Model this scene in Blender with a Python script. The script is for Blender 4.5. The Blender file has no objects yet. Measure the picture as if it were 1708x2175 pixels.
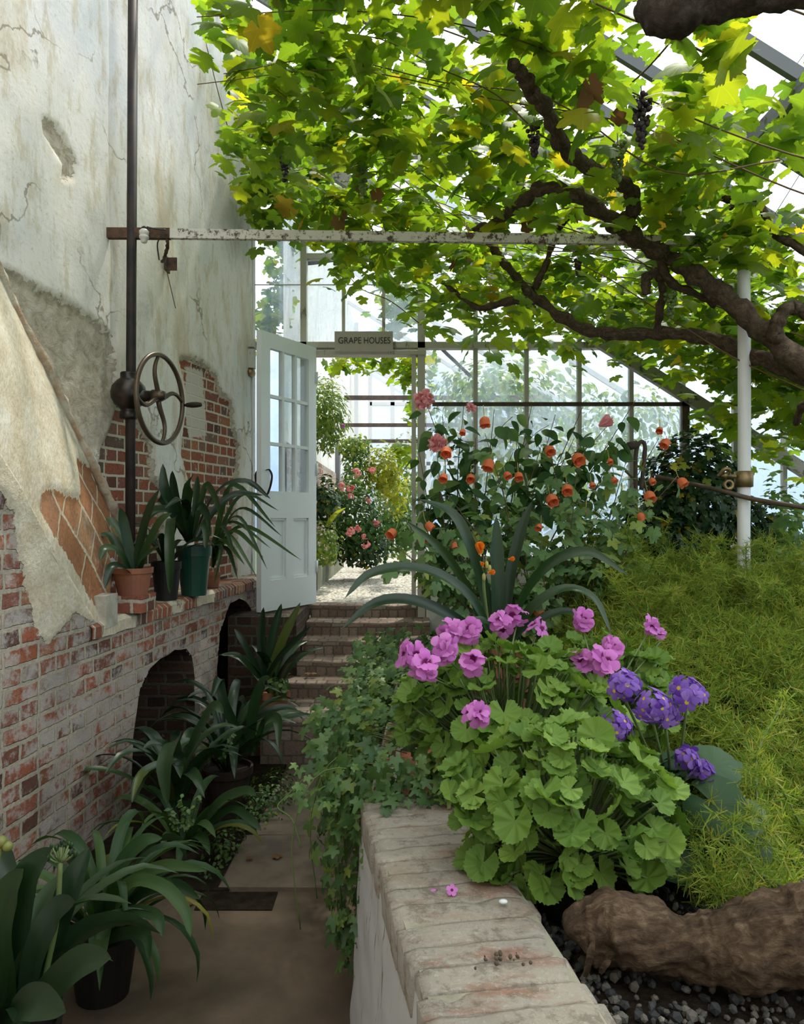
import bpy, math, random
import numpy as np
from mathutils import Vector, noise as mnoise

random.seed(7)
rng = np.random.default_rng(7)
SC = bpy.context.scene
COL = SC.collection
F = 1618.0          # focal length in photo pixels
EYE = 1.52          # eye height above the lower path
PI = math.pi


def P(px, py, D):
    return np.array([(px - 854.0) / F * D, D, EYE + (1095.0 - py) / F * D])


# ----------------------------------------------------------------- mesh helpers
class MB:
    def __init__(self):
        self.V, self.Q, self.T, self.U, self.n = [], [], [], [], 0

    def add(self, V, Fc, uv=None):
        V = np.asarray(V, dtype=np.float64).reshape(-1, 3)
        for fa in (Fc if isinstance(Fc, (list, tuple)) and len(Fc) and isinstance(Fc[0], np.ndarray) else [Fc]):
            fa = np.asarray(fa, dtype=np.int64)
            if fa.size == 0:
                continue
            (self.Q if fa.shape[1] == 4 else self.T).append(fa + self.n)
        self.V.append(V)
        self.U.append(np.zeros((len(V), 2)) if uv is None else np.asarray(uv, dtype=np.float64).reshape(-1, 2))
        self.n += len(V)
        return self

    def build(self, name, mat, parent=None, smooth=True, origin=None, attrs=None):
        V = np.concatenate(self.V)
        U = np.concatenate(self.U)
        Q = np.concatenate(self.Q) if self.Q else np.zeros((0, 4), int)
        T = np.concatenate(self.T) if self.T else np.zeros((0, 3), int)
        if origin is None:
            origin = np.zeros(3) if parent is None else wl(parent)
        origin = np.asarray(origin, float)
        V = V - origin
        me = bpy.data.meshes.new(name)
        me.vertices.add(len(V))
        me.vertices.foreach_set('co', V.astype(np.float32).ravel())
        li = np.concatenate([Q.ravel(), T.ravel()]).astype(np.int32)
        me.loops.add(len(li))
        me.loops.foreach_set('vertex_index', li)
        nf = len(Q) + len(T)
        me.polygons.add(nf)
        tot = np.concatenate([np.full(len(Q), 4), np.full(len(T), 3)])
        st = np.concatenate([[0], np.cumsum(tot)[:-1]]).astype(np.int32)
        me.polygons.foreach_set('loop_start', st)
        me.update(calc_edges=True)
        me.polygons.foreach_set('use_smooth', np.full(nf, bool(smooth)))
        ul = me.uv_layers.new(name='UVMap')
        ul.data.foreach_set('uv', U[li].astype(np.float32).ravel())
        for k, a in (attrs or {}).items():
            at = me.attributes.new(k, 'FLOAT', 'POINT')
            at.data.foreach_set('value', np.asarray(a, dtype=np.float32))
        me.validate()
        me.update()
        me.materials.append(mat)
        o = bpy.data.objects.new(name, me)
        COL.objects.link(o)
        if parent is not None:
            o.parent = parent
            o.location = tuple(origin - wl(parent))
        else:
            o.location = tuple(origin)
        return o


def wl(o):
    p = np.zeros(3)
    while o is not None:
        p = p + np.array(o.location)
        o = o.parent
    return p


def tag(o, label, cat, group=None, kind=None):
    o['label'] = label
    o['category'] = cat
    if group:
        o['group'] = group
    if kind:
        o['kind'] = kind
    return o


def thing(name, label, cat, loc=(0, 0, 0), group=None, kind=None):
    o = bpy.data.objects.new(name, None)
    o.empty_display_size = 0.05
    COL.objects.link(o)
    o.location = tuple(float(v) for v in loc)
    return tag(o, label, cat, group, kind)


def box_vf(x0, x1, y0, y1, z0, z1):
    V = np.array([[x0, y0, z0], [x1, y0, z0], [x1, y1, z0], [x0, y1, z0], [x0, y0, z1], [x1, y0, z1], [x1, y1, z1], [x0, y1, z1]], float)
    Q = np.array([[0, 3, 2, 1], [4, 5, 6, 7], [0, 1, 5, 4], [1, 2, 6, 5], [2, 3, 7, 6], [3, 0, 4, 7]])
    return V, Q


def box(mb, x0, x1, y0, y1, z0, z1):
    V, Q = box_vf(x0, x1, y0, y1, z0, z1)
    # box-mapped uv: largest faces get (x or y, z)
    uv = np.stack([V[:, 0] + V[:, 1], V[:, 2]], 1)
    return mb.add(V, Q, uv)


def bar(mb, a, b, w, h, up=(0, 0, 1)):
    """rectangular bar from a to b, w across, h along up"""
    a, b = np.asarray(a, float), np.asarray(b, float)
    d = b - a
    d /= np.linalg.norm(d)
    s = np.cross(d, np.asarray(up, float))
    s /= np.linalg.norm(s)
    u = np.cross(s, d)
    V = []
    for p in (a, b):
        for sx, sz in ((-1, -1), (1, -1), (1, 1), (-1, 1)):
            V.append(p + s * sx * w / 2 + u * sz * h / 2)
    Q = np.array([[0, 1, 2, 3], [7, 6, 5, 4], [0, 4, 5, 1], [1, 5, 6, 2], [2, 6, 7, 3], [3, 7, 4, 0]])
    V = np.array(V)
    return mb.add(V, Q, np.stack([V[:, 0] + V[:, 1], V[:, 2]], 1))


def spline(pts, n=8):
    """catmull-rom through rows of pts (any number of columns)"""
    p = np.asarray(pts, float)
    if len(p) < 3:
        t = np.linspace(0, 1, n + 1)[:, None]
        return p[0] * (1 - t) + p[-1] * t
    e = np.vstack([2 * p[0] - p[1], p, 2 * p[-1] - p[-2]])
    out = []
    for i in range(1, len(e) - 2):
        t = np.linspace(0, 1, n, endpoint=False)[:, None]
        a, b, c, d = e[i - 1], e[i], e[i + 1], e[i + 2]
        out.append(0.5 * (2 * b + (c - a) * t + (2 * a - 5 * b + 4 * c - d) * t ** 2 + (3 * b - a - 3 * c + d) * t ** 3))
    out.append(p[-1:])
    return np.vstack(out)


def tube(mb, pts, rad, seg=8, rough=0.0, seed=0, rfreq=9.0, cap=True):
    pts = np.asarray(pts, float)
    n = len(pts)
    rad = np.full(n, rad, float) if np.isscalar(rad) else np.asarray(rad, float)
    t = np.gradient(pts, axis=0)
    t /= np.linalg.norm(t, axis=1)[:, None] + 1e-12
    ref = np.array([0.0, 0, 1]) if abs(t[0][2]) < 0.9 else np.array([1.0, 0, 0])
    V = np.zeros((n, seg, 3))
    s = np.cross(t[0], ref)
    s /= np.linalg.norm(s)
    ang = np.arange(seg) / seg * 2 * PI
    acc = np.concatenate([[0], np.cumsum(np.linalg.norm(np.diff(pts, axis=0), axis=1))])
    for i in range(n):
        s = s - t[i] * np.dot(s, t[i])
        s /= np.linalg.norm(s) + 1e-12
        u = np.cross(t[i], s)
        V[i] = pts[i] + rad[i] * (np.cos(ang)[:, None] * s + np.sin(ang)[:, None] * u)
    if rough > 0:
        flat = V.reshape(-1, 3)
        c = np.repeat(pts, seg, axis=0)
        d = flat - c
        k = np.array([mnoise.noise(Vector(v * rfreq + seed)) + 0.6 * mnoise.noise(Vector((v[0] * rfreq * 2.7 + seed, v[1] * rfreq * 2.7, v[2] * rfreq * 2.7))) for v in flat])
        V = (c + d * (1 + rough * k)[:, None]).reshape(n, seg, 3)
    i = np.arange(n - 1)[:, None]
    j = np.arange(seg)[None, :]
    Q = np.stack([i * seg + j, i * seg + (j + 1) % seg, (i + 1) * seg + (j + 1) % seg, (i + 1) * seg + j], -1).reshape(-1, 4)
    uv = np.stack([np.broadcast_to(ang / (2 * PI), (n, seg)), np.broadcast_to(acc[:, None], (n, seg))], -1)
    Vf, uvf = V.reshape(-1, 3), uv.reshape(-1, 2)
    fs = [Q]
    if cap:
        Vf = np.vstack([Vf, pts[0] - t[0] * rad[0] * .25, pts[-1] + t[-1] * rad[-1] * .25])
        uvf = np.vstack([uvf, [0.5, 0], [0.5, acc[-1]]])
        a, b = n * seg, n * seg + 1
        jj = np.arange(seg)
        fs.append(np.concatenate([np.stack([np.full(seg, a), (jj + 1) % seg, jj], 1), np.stack([np.full(seg, b), (n - 1) * seg + jj, (n - 1) * seg + (jj + 1) % seg], 1)]))
    return mb.add(Vf, fs, uvf)


def lathe(mb, c, prof, seg=24, axis=None):
    """revolve (r, z) profile about a vertical axis (or AXIS) through c"""
    prof = np.asarray(prof, float)
    n = len(prof)
    ang = np.arange(seg) / seg * 2 * PI
    V = np.zeros((n, seg, 3))
    V[:, :, 0] = prof[:, 0:1] * np.cos(ang)
    V[:, :, 1] = prof[:, 0:1] * np.sin(ang)
    V[:, :, 2] = prof[:, 1:2]
    V = V.reshape(-1, 3)
    if axis is not None:
        a = np.asarray(axis, float)
        a /= np.linalg.norm(a)
        x = np.cross(a, [0.0, 0.3, 1.0])
        x /= np.linalg.norm(x)
        y = np.cross(a, x)
        V = V[:, 0:1] * x + V[:, 1:2] * y + V[:, 2:3] * a
    i = np.arange(n - 1)[:, None]
    j = np.arange(seg)[None, :]
    Q = np.stack([i * seg + j, i * seg + (j + 1) % seg, (i + 1) * seg + (j + 1) % seg, (i + 1) * seg + j], -1).reshape(-1, 4)
    uv = np.stack([np.tile(ang / (2 * PI), n), np.repeat(prof[:, 1], seg)], 1)
    return mb.add(V + np.asarray(c, float), Q, uv)


def ico(sub=1):
    import bmesh
    bm = bmesh.new()
    bmesh.ops.create_icosphere(bm, subdivisions=sub, radius=1)
    V = np.array([v.co[:] for v in bm.verts])
    T = np.array([[v.index for v in f.verts] for f in bm.faces])
    bm.free()
    return V, T, np.zeros((len(V), 2))


def scatter(mb, tmpl, pos, R, sc):
    """copies of tmpl (V, faces, uv) under per-copy rotation/scale, all in one mesh"""
    V, Fc, uv = tmpl
    pos = np.asarray(pos, float)
    N = len(pos)
    if N == 0:
        return mb
    sc = np.broadcast_to(np.asarray(sc, float).reshape(-1, 1) if np.ndim(sc) < 2 else sc, (N, 3 if np.ndim(sc) == 2 else 1))
    L = V[None] * sc[:, None, :]
    W = np.einsum('nij,nvj->nvi', R, L) + pos[:, None, :]
    fl = Fc if isinstance(Fc, list) else [Fc]
    nv = len(V)
    out = [(fa[None] + (np.arange(N) * nv)[:, None, None]).reshape(-1, fa.shape[1]) for fa in fl]
    return mb.add(W.reshape(-1, 3), out, np.tile(uv, (N, 1)))


def frames(nrm, tip):
    """rotation matrices: local z -> nrm, local y -> tip made square to it"""
    z = nrm / (np.linalg.norm(nrm, axis=1)[:, None] + 1e-12)
    y = tip - z * np.sum(tip * z, 1)[:, None]
    l = np.linalg.norm(y, axis=1)[:, None]
    y = np.where(l < 1e-3, np.array([[1.0, 0, 0]]), y / (l + 1e-12))
    x = np.cross(y, z)
    return np.stack([x, y, z], -1)


def rdir(n):
    v = rng.normal(size=(n, 3))
    return v / np.linalg.norm(v, axis=1)[:, None]


# ----------------------------------------------------------------- leaf templates (petiole at origin, tip along +y)
def polar_leaf(rf, n=36, a0=172, cup=0.25, pleat=0.0, pk=9):
    th = np.radians(np.linspace(-a0, a0, n))
    r = rf(th)
    V, uv = [[0, 0, 0]], [[0, 0]]
    for fr in (0.5, 1.0):
        x, y = fr * r * np.sin(th), fr * r * np.cos(th)
        z = -cup * (fr * r) ** 2 + pleat * fr * np.cos(pk * th)
        V += np.stack([x, y, z], 1).tolist()
        uv += np.stack([x, y], 1).tolist()
    T = np.array([[0, 1 + i + 1, 1 + i] for i in range(n - 1)])
    Q = np.array([[1 + i, 1 + i + 1, 1 + n + i + 1, 1 + n + i] for i in range(n - 1)])
    return np.array(V), [Q, T], np.array(uv)


def lobes(centers, w, base, serr=0.05, sk=23):
    def rf(th):
        r = np.full_like(th, base)
        for c, l in centers:
            r = np.maximum(r, base + (l - base) * np.exp(-((th - math.radians(c)) / math.radians(w)) ** 2))
        return r * (1 + serr * np.abs(np.sin(sk * th / 2)) - serr / 2)
    return rf


GRAPE = polar_leaf(lobes([(0, .64), (58, .56), (-58, .56), (118, .46), (-118, .46)], 22, .34, .16, 26), 46, 168, .35)
GRAPE_LOW = polar_leaf(lobes([(0, .64), (58, .56), (-58, .56), (118, .46), (-118, .46)], 22, .34, .14, 14), 22, 168, .35)
IVY = polar_leaf(lobes([(0, .72), (62, .52), (-62, .52), (122, .34), (-122, .34)], 19, .24, .0, 9), 22, 160, .3)
MAPLE = polar_leaf(lobes([(0, .75), (55, .55), (-55, .55), (115, .36), (-115, .36)], 22, .30, .08, 20), 28, 165, .25)
FAN = polar_leaf(lobes([(0, .56), (50, .54), (-50, .54), (100, .52), (-100, .52)], 38, .47, .13, 26), 53, 160, -.55, .04, 8)
ROUND = polar_leaf(lobes([(0, .55), (90, .55), (-90, .55)], 60, .5, .03, 18), 26, 170, .3, .015, 8)


def blade(prof, L=1.0, fold=0.25, bend=0.3):
    """leaf with straight midrib: prof = [(t, half width)]"""
    V, uv = [], []
    for t, w in prof:
        z = -bend * t * t * L
        V += [[-w, t * L, z + fold * w], [0, t * L, z], [w, t * L, z + fold * w]]
        uv += [[-w, t], [0, t], [w, t]]
    Q = []
    for i in range(len(prof) - 1):
        a = i * 3
        Q += [[a, a + 1, a + 4, a + 3], [a + 1, a + 2, a + 5, a + 4]]
    return np.array(V, float), np.array(Q), np.array(uv, float)


OVATE = blade([(0, .01), (.12, .2), (.3, .32), (.5, .33), (.7, .25), (.88, .11), (1, .005)])
LANCE = blade([(0, .01), (.2, .1), (.5, .14), (.8, .08), (1, .004)])
PETAL = blade([(0, .04), (.25, .2), (.55, .34), (.8, .36), (.95, .2), (1, .08)], 1, -.25, .25)
NEEDLE = blade([(0, .03), (.5, .035), (1, .004)], 1, .1, .1)


def sprig(n=16, L=1.0, nl=.3, w=.5, spread=.9):
    mb = MB()
    t = rng.random(n)
    pos = np.stack([np.zeros(n), t * L, -0.15 * t * t * L], 1)
    d = rdir(n) * spread + np.array([0, .75, .1])
    R = frames(rdir(n), d)
    scatter(mb, NEEDLE, pos, R, np.stack([np.full(n, w * nl), np.full(n, nl), np.full(n, nl)], 1) * rng.uniform(.6, 1.2, (n, 1)))
    k = 5
    tube(mb, np.stack([np.zeros(k), np.linspace(0, L, k), -.15 * np.linspace(0, 1, k) ** 2 * L], 1), .012, 3, cap=False)
    return np.concatenate(mb.V), [np.concatenate(mb.Q)], np.concatenate(mb.U)


def strap(mb, ctrl, width, n=14, roll=0.0, fold=0.28, face=None):
    """strap leaf: ctrl rows of xyz from base to tip"""
    c = spline(ctrl, max(2, n // (len(ctrl) - 1)))
    m = len(c)
    t = np.linspace(0, 1, m)
    tan = np.gradient(c, axis=0)
    tan /= np.linalg.norm(tan, axis=1)[:, None]
    side = np.cross(tan, [0, 0, 1.0])
    ln = np.linalg.norm(side, axis=1)[:, None]
    hz = c[-1] - c[0]
    hz[2] = 0
    hz /= np.linalg.norm(hz) + 1e-9
    dflt = np.array([-hz[1], hz[0], 0])
    side = np.where(ln < .15, dflt, side / (ln + 1e-9))
    if face is not None:
        side = np.cross(tan, np.asarray(face, float))
        side /= np.linalg.norm(side, axis=1)[:, None] + 1e-9
    for i in range(1, m):
        if np.dot(side[i], side[i - 1]) < 0:
            side[i] *= -1
    up = np.cross(side, tan)
    if roll:
        cr, sr = math.cos(roll), math.sin(roll)
        side, up = side * cr + up * sr, up * cr - side * sr
    w = width / 2 * np.clip(np.minimum(.55 + t * 2.2, 1), 0, 1) * np.clip((1 - t) / .3, 0, 1) ** .55
    w[-1] = width * .01
    V, uv = [], []
    for k, (u, h) in enumerate(((-1, 1), (-.5, .35), (0, 0), (.5, .35), (1, 1))):
        V.append(c + side * (u * w)[:, None] + up * (h * fold * w)[:, None])
        uv.append(np.stack([np.full(m, u * .5), t], 1))
    V = np.stack(V, 1).reshape(-1, 3)
    uv = np.stack(uv, 1).reshape(-1, 2)
    i = np.arange(m - 1)[:, None]
    j = np.arange(4)[None, :]
    Q = np.stack([i * 5 + j, i * 5 + j + 1, (i + 1) * 5 + j + 1, (i + 1) * 5 + j], -1).reshape(-1, 4)
    return mb.add(V, Q, uv)


def strap_plant(mb, base, n, lmin, lmax, width, elev=(50, 85), droop=1.0, az=None, r0=.03):
    base = np.asarray(base, float)
    for i in range(n):
        a = (i + rng.random() * .7) / n * 2 * PI if az is None else math.radians(rng.uniform(*az))
        L = rng.uniform(lmin, lmax)
        e = math.radians(rng.uniform(*elev))
        h = np.array([math.cos(a), math.sin(a), 0])
        pts = [base + h * r0 * rng.random()]
        ang = e
        k = 6
        sl = L / k
        for s in range(k):
            pts.append(pts[-1] + sl * (h * math.cos(ang) + np.array([0, 0, math.sin(ang)])))
            ang -= droop * rng.uniform(.7, 1.3) * (s + 1) / k * .62
            h = h + np.array([-h[1], h[0], 0]) * rng.normal() * .07
            h /= np.linalg.norm(h)
        strap(mb, np.array(pts)[::1], width * rng.uniform(.8, 1.15), 12, rng.normal() * .3)
    return mb


def leaf_cloud(mb, tmpl, c, rad, N, size, updown=.5, shell=.35, outward=1.0, droop=.4):
    c, rad = np.asarray(c, float), np.asarray(rad, float)
    d = rdir(N)
    r = shell + (1 - shell) * rng.random(N) ** .5
    lump = np.array([1 + .25 * mnoise.noise(Vector(v * 2.3 + c)) for v in d])
    p = c + d * (r * lump)[:, None] * rad
    nrm = d * outward + np.array([0, 0, updown]) + rng.normal(size=(N, 3)) * .45
    tip = d + np.array([0, 0, -droop]) + rng.normal(size=(N, 3)) * .5
    return scatter(mb, tmpl, p, frames(nrm, tip), rng.uniform(.65, 1.2, N) * size)
# ----------------------------------------------------------------- materials
class NT:
    def __init__(self, name):
        self.m = bpy.data.materials.new(name)
        self.m.use_nodes = True
        self.t = self.m.node_tree
        self.t.nodes.clear()
        self.out = self.t.nodes.new('ShaderNodeOutputMaterial')

    def n(self, typ, ins=None, **props):
        nd = self.t.nodes.new('ShaderNode' + typ)
        for k, v in props.items():
            setattr(nd, k, v)
        for k, v in (ins or {}).items():
            s = nd.inputs[k]
            if isinstance(v, bpy.types.NodeSocket):
                self.t.links.new(v, s)
            else:
                if isinstance(v, (tuple, list)) and len(v) == 3 and s.type == 'RGBA':
                    v = (*v, 1)
                s.default_value = v
        return nd

    def mix(self, f, a, b, mode='MIX'):
        nd = self.n('Mix', data_type='RGBA', blend_type=mode)
        for idx, v in ((0, f), (6, a), (7, b)):
            s = nd.inputs[idx]
            if isinstance(v, bpy.types.NodeSocket):
                self.t.links.new(v, s)
            else:
                s.default_value = (*v, 1) if isinstance(v, (tuple, list)) and len(v) == 3 else v
        return nd.outputs[2]

    def math(self, op, a, b=0.0, clamp=False):
        nd = self.n('Math', operation=op, use_clamp=clamp)
        for i, v in ((0, a), (1, b)):
            if isinstance(v, bpy.types.NodeSocket):
                self.t.links.new(v, nd.inputs[i])
            else:
                nd.inputs[i].default_value = v
        return nd.outputs[0]

    def step(self, v, lo, hi):
        nd = self.n('MapRange', {'Value': v, 'From Min': lo, 'From Max': hi}, interpolation_type='SMOOTHSTEP')
        return nd.outputs[0]

    def ramp(self, f, stops, interp='LINEAR'):
        nd = self.n('ValToRGB', {'Fac': f})
        cr = nd.color_ramp
        cr.interpolation = interp
        while len(cr.elements) < len(stops):
            cr.elements.new(.5)
        for e, (p, c) in zip(cr.elements, stops):
            e.position = p
            e.color = (*c, 1)
        return nd.outputs[0]

    def noise(self, vec, scale, detail=4, rough=.55, dist=0.0):
        return self.n('TexNoise', {'Vector': vec, 'Scale': scale, 'Detail': detail, 'Roughness': rough, 'Distortion': dist}).outputs[0]

    def obj(self):
        return self.n('TexCoord').outputs['Object']

    def gen(self):
        g = self.n('NewGeometry')
        return g

    def uv(self):
        return self.n('TexCoord').outputs['UV']

    def attr(self, name):
        return self.n('Attribute', attribute_name=name).outputs['Fac']

    def bump(self, h, strength=.5, dist=.01, normal=None):
        ins = {'Height': h, 'Strength': strength, 'Distance': dist}
        if normal is not None:
            ins['Normal'] = normal
        return self.n('Bump', ins).outputs[0]

    def pbr(self, col, rough=.6, normal=None, metal=0.0, spec=.4):
        ins = {'Base Color': col, 'Roughness': rough, 'Metallic': metal, 'Specular IOR Level': spec}
        if normal is not None:
            ins['Normal'] = normal
        return self.n('BsdfPrincipled', ins).outputs[0]

    def end(self, sh):
        self.t.links.new(sh, self.out.inputs[0])
        return self.m


def simple(name, c1, c2=None, rough=.6, scale=12, metal=0.0, bump=.0, bdist=.005, spec=.4, lo=.35, hi=.65):
    t = NT(name)
    o = t.obj()
    nz = t.noise(o, scale, 6, .6)
    col = t.mix(t.step(nz, lo, hi), c1, c2 or c1)
    nm = t.bump(t.noise(o, scale * 4, 5, .65), bump, bdist) if bump else None
    return t.end(t.pbr(col, rough, nm, metal, spec))


def leafmat(name, stops, trans=.45, tint=(1.6, 1.7, .7), rough=.45, spec=.35, vein=None, stripe=False):
    """per-leaf colour, thin-leaf translucency"""
    t = NT(name)
    rnd = t.gen().outputs['Random Per Island']
    col = t.ramp(rnd, stops)
    nz = t.noise(t.obj(), 9, 3)
    col = t.mix(t.math('MULTIPLY', t.step(nz, .3, .75), .35), col, t.mix(1.0, col, (1.35, 1.2, .8), 'MULTIPLY'))
    u = t.n('SeparateXYZ', {'Vector': t.uv()})
    if vein:
        ang = t.math('ARCTAN2', u.outputs[0], u.outputs[1])
        w = t.math('ABSOLUTE', t.math('SINE', t.math('MULTIPLY', ang, vein)))
        col = t.mix(t.math('MULTIPLY', t.step(w, .16, .0), .5), col, t.mix(1.0, col, (1.5, 1.45, 1.2), 'MULTIPLY'))
    if stripe:
        w = t.math('ABSOLUTE', u.outputs[0])
        col = t.mix(t.math('MULTIPLY', t.step(w, .07, .0), .4), col, t.mix(1.0, col, (.55, .6, .6), 'MULTIPLY'))
    b = t.pbr(col, rough, spec=spec)
    tr = t.n('BsdfTranslucent', {'Color': t.mix(1.0, col, tint, 'MULTIPLY')}).outputs[0]
    mx = t.n('MixShader', {0: trans, 1: b, 2: tr}).outputs[0]
    return t.end(mx)


def petalmat(name, c1, c2, eye=None, eye_r=.3, trans=.35):
    t = NT(name)
    rnd = t.gen().outputs['Random Per Island']
    col = t.mix(rnd, c1, c2)
    u = t.n('SeparateXYZ', {'Vector': t.uv()})
    if eye:
        w = t.math('ADD', u.outputs[1], t.math('MULTIPLY', t.math('ABSOLUTE', u.outputs[0]), .6))
        col = t.mix(t.step(w, eye_r * 1.25, eye_r * .75), col, eye)
    b = t.pbr(col, .6, spec=.2)
    tr = t.n('BsdfTranslucent', {'Color': col}).outputs[0]
    return t.end(t.n('MixShader', {0: trans, 1: b, 2: tr}).outputs[0])


def brick_nodes(t, uv, bw, rh, mort, seed=0.0, wob=.012):
    """returns (per-brick random 0-1, mortar mask)"""
    d = t.n('TexNoise', {'Vector': uv, 'Scale': 6.0, 'Detail': 3.0}).outputs['Color']
    d = t.n('VectorMath', {0: d, 1: (.5, .5, .5)}, operation='SUBTRACT').outputs[0]
    d = t.n('VectorMath', {0: d, 'Scale': wob}, operation='SCALE').outputs[0]
    d2 = t.n('TexNoise', {'Vector': uv, 'Scale': 45.0, 'Detail': 2.0}).outputs['Color']
    d2 = t.n('VectorMath', {0: d2, 1: (.5, .5, .5)}, operation='SUBTRACT').outputs[0]
    d2 = t.n('VectorMath', {0: d2, 'Scale': wob * .6}, operation='SCALE').outputs[0]
    v = t.n('VectorMath', {0: uv, 1: d}, operation='ADD').outputs[0]
    v = t.n('VectorMath', {0: v, 1: d2}, operation='ADD').outputs[0]
    br = t.n('TexBrick', {'Vector': v, 'Color1': (0, 0, 0, 1), 'Color2': (1, 1, 1, 1), 'Mortar': (.5, .5, .5, 1), 'Scale': 1.0, 'Mortar Size': mort, 'Mortar Smooth': .25, 'Bias': 0.0, 'Brick Width': bw, 'Row Height': rh})
    br.offset = .5
    br.squash = .55
    br.squash_frequency = 2
    return br.outputs['Color'], br.outputs['Fac']


RED = [(0, (.10, .055, .045)), (.16, (.25, .09, .057)), (.4, (.33, .11, .06)), (.6, (.24, .10, .075)), (.78, (.38, .155, .08)), (.92, (.21, .13, .10)), (1, (.13, .09, .08))]


def brickmat(name, white=.5, bw=.215, rh=.073, mort=.010, mcol=(.45, .40, .32), ramp=RED, layers=False, wcol=(.50, .465, .435), dirt=(.05, .04, .03), dirtamt=.35):
    t = NT(name)
    uv = t.uv()
    rnd, mor = brick_nodes(t, uv, bw, rh, mort, 0, .019)
    col = t.ramp(rnd, ramp)
    n1 = t.noise(uv, 55, 5, .65)
    n2 = t.noise(uv, 2.6, 6, .62)
    col = t.mix(t.step(n1, .45, .75), col, t.mix(1.0, col, (.6, .6, .62), 'MULTIPLY'))
    # limewash: comes off in flakes, brick by brick
    w = t.math('ADD', t.math('MULTIPLY', t.noise(uv, 13, 7, .75), .6), t.math('MULTIPLY', n2, .40))
    w = t.math('ADD', w, t.math('MULTIPLY', t.math('SUBTRACT', rnd, .5), .05))
    wm = t.step(w, .60 - .26 * white, .68 - .24 * white)
    wcm = t.mix(t.noise(uv, 5, 4), wcol, tuple(c * .72 for c in wcol))
    col = t.mix(t.math('MULTIPLY', wm, .8), col, wcm)
    mc = t.mix(t.step(n1, .3, .7), mcol, tuple(c * .72 for c in mcol))
    col = t.mix(mor, col, mc)
    col = t.mix(t.math('MULTIPLY', t.step(t.noise(uv, 1.7, 5, .6, .4), .5, .75), dirtamt), col, dirt)
    h = t.math('MULTIPLY', t.math('SUBTRACT', 1.0, mor), .8)
    h = t.math('ADD', h, t.math('MULTIPLY', n1, .45))
    if layers:
        e = t.math('ADD', t.attr('plaster'), t.math('MULTIPLY', t.math('SUBTRACT', t.noise(uv, 22, 5, .65), .5), .09))
        pm = t.step(e, -.004, .004)
        pc = t.ramp(t.noise(uv, 7, 6, .65), [(.3, (.48, .40, .28)), (.5, (.60, .53, .41)), (.68, (.66, .62, .53))])
        pc = t.mix(t.step(t.noise(uv, 60, 4, .7), .35, .6), t.mix(1.0, pc, (.82, .8, .76), 'MULTIPLY'), pc)
        col = t.mix(pm, col, pc)
        h = t.mix(pm, h, t.math('ADD', t.math('MULTIPLY', t.noise(uv, 40, 5, .7), .5), 1.0))
    return t.end(t.pbr(col, .9, t.bump(h, .9, .012), spec=.15))


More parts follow.
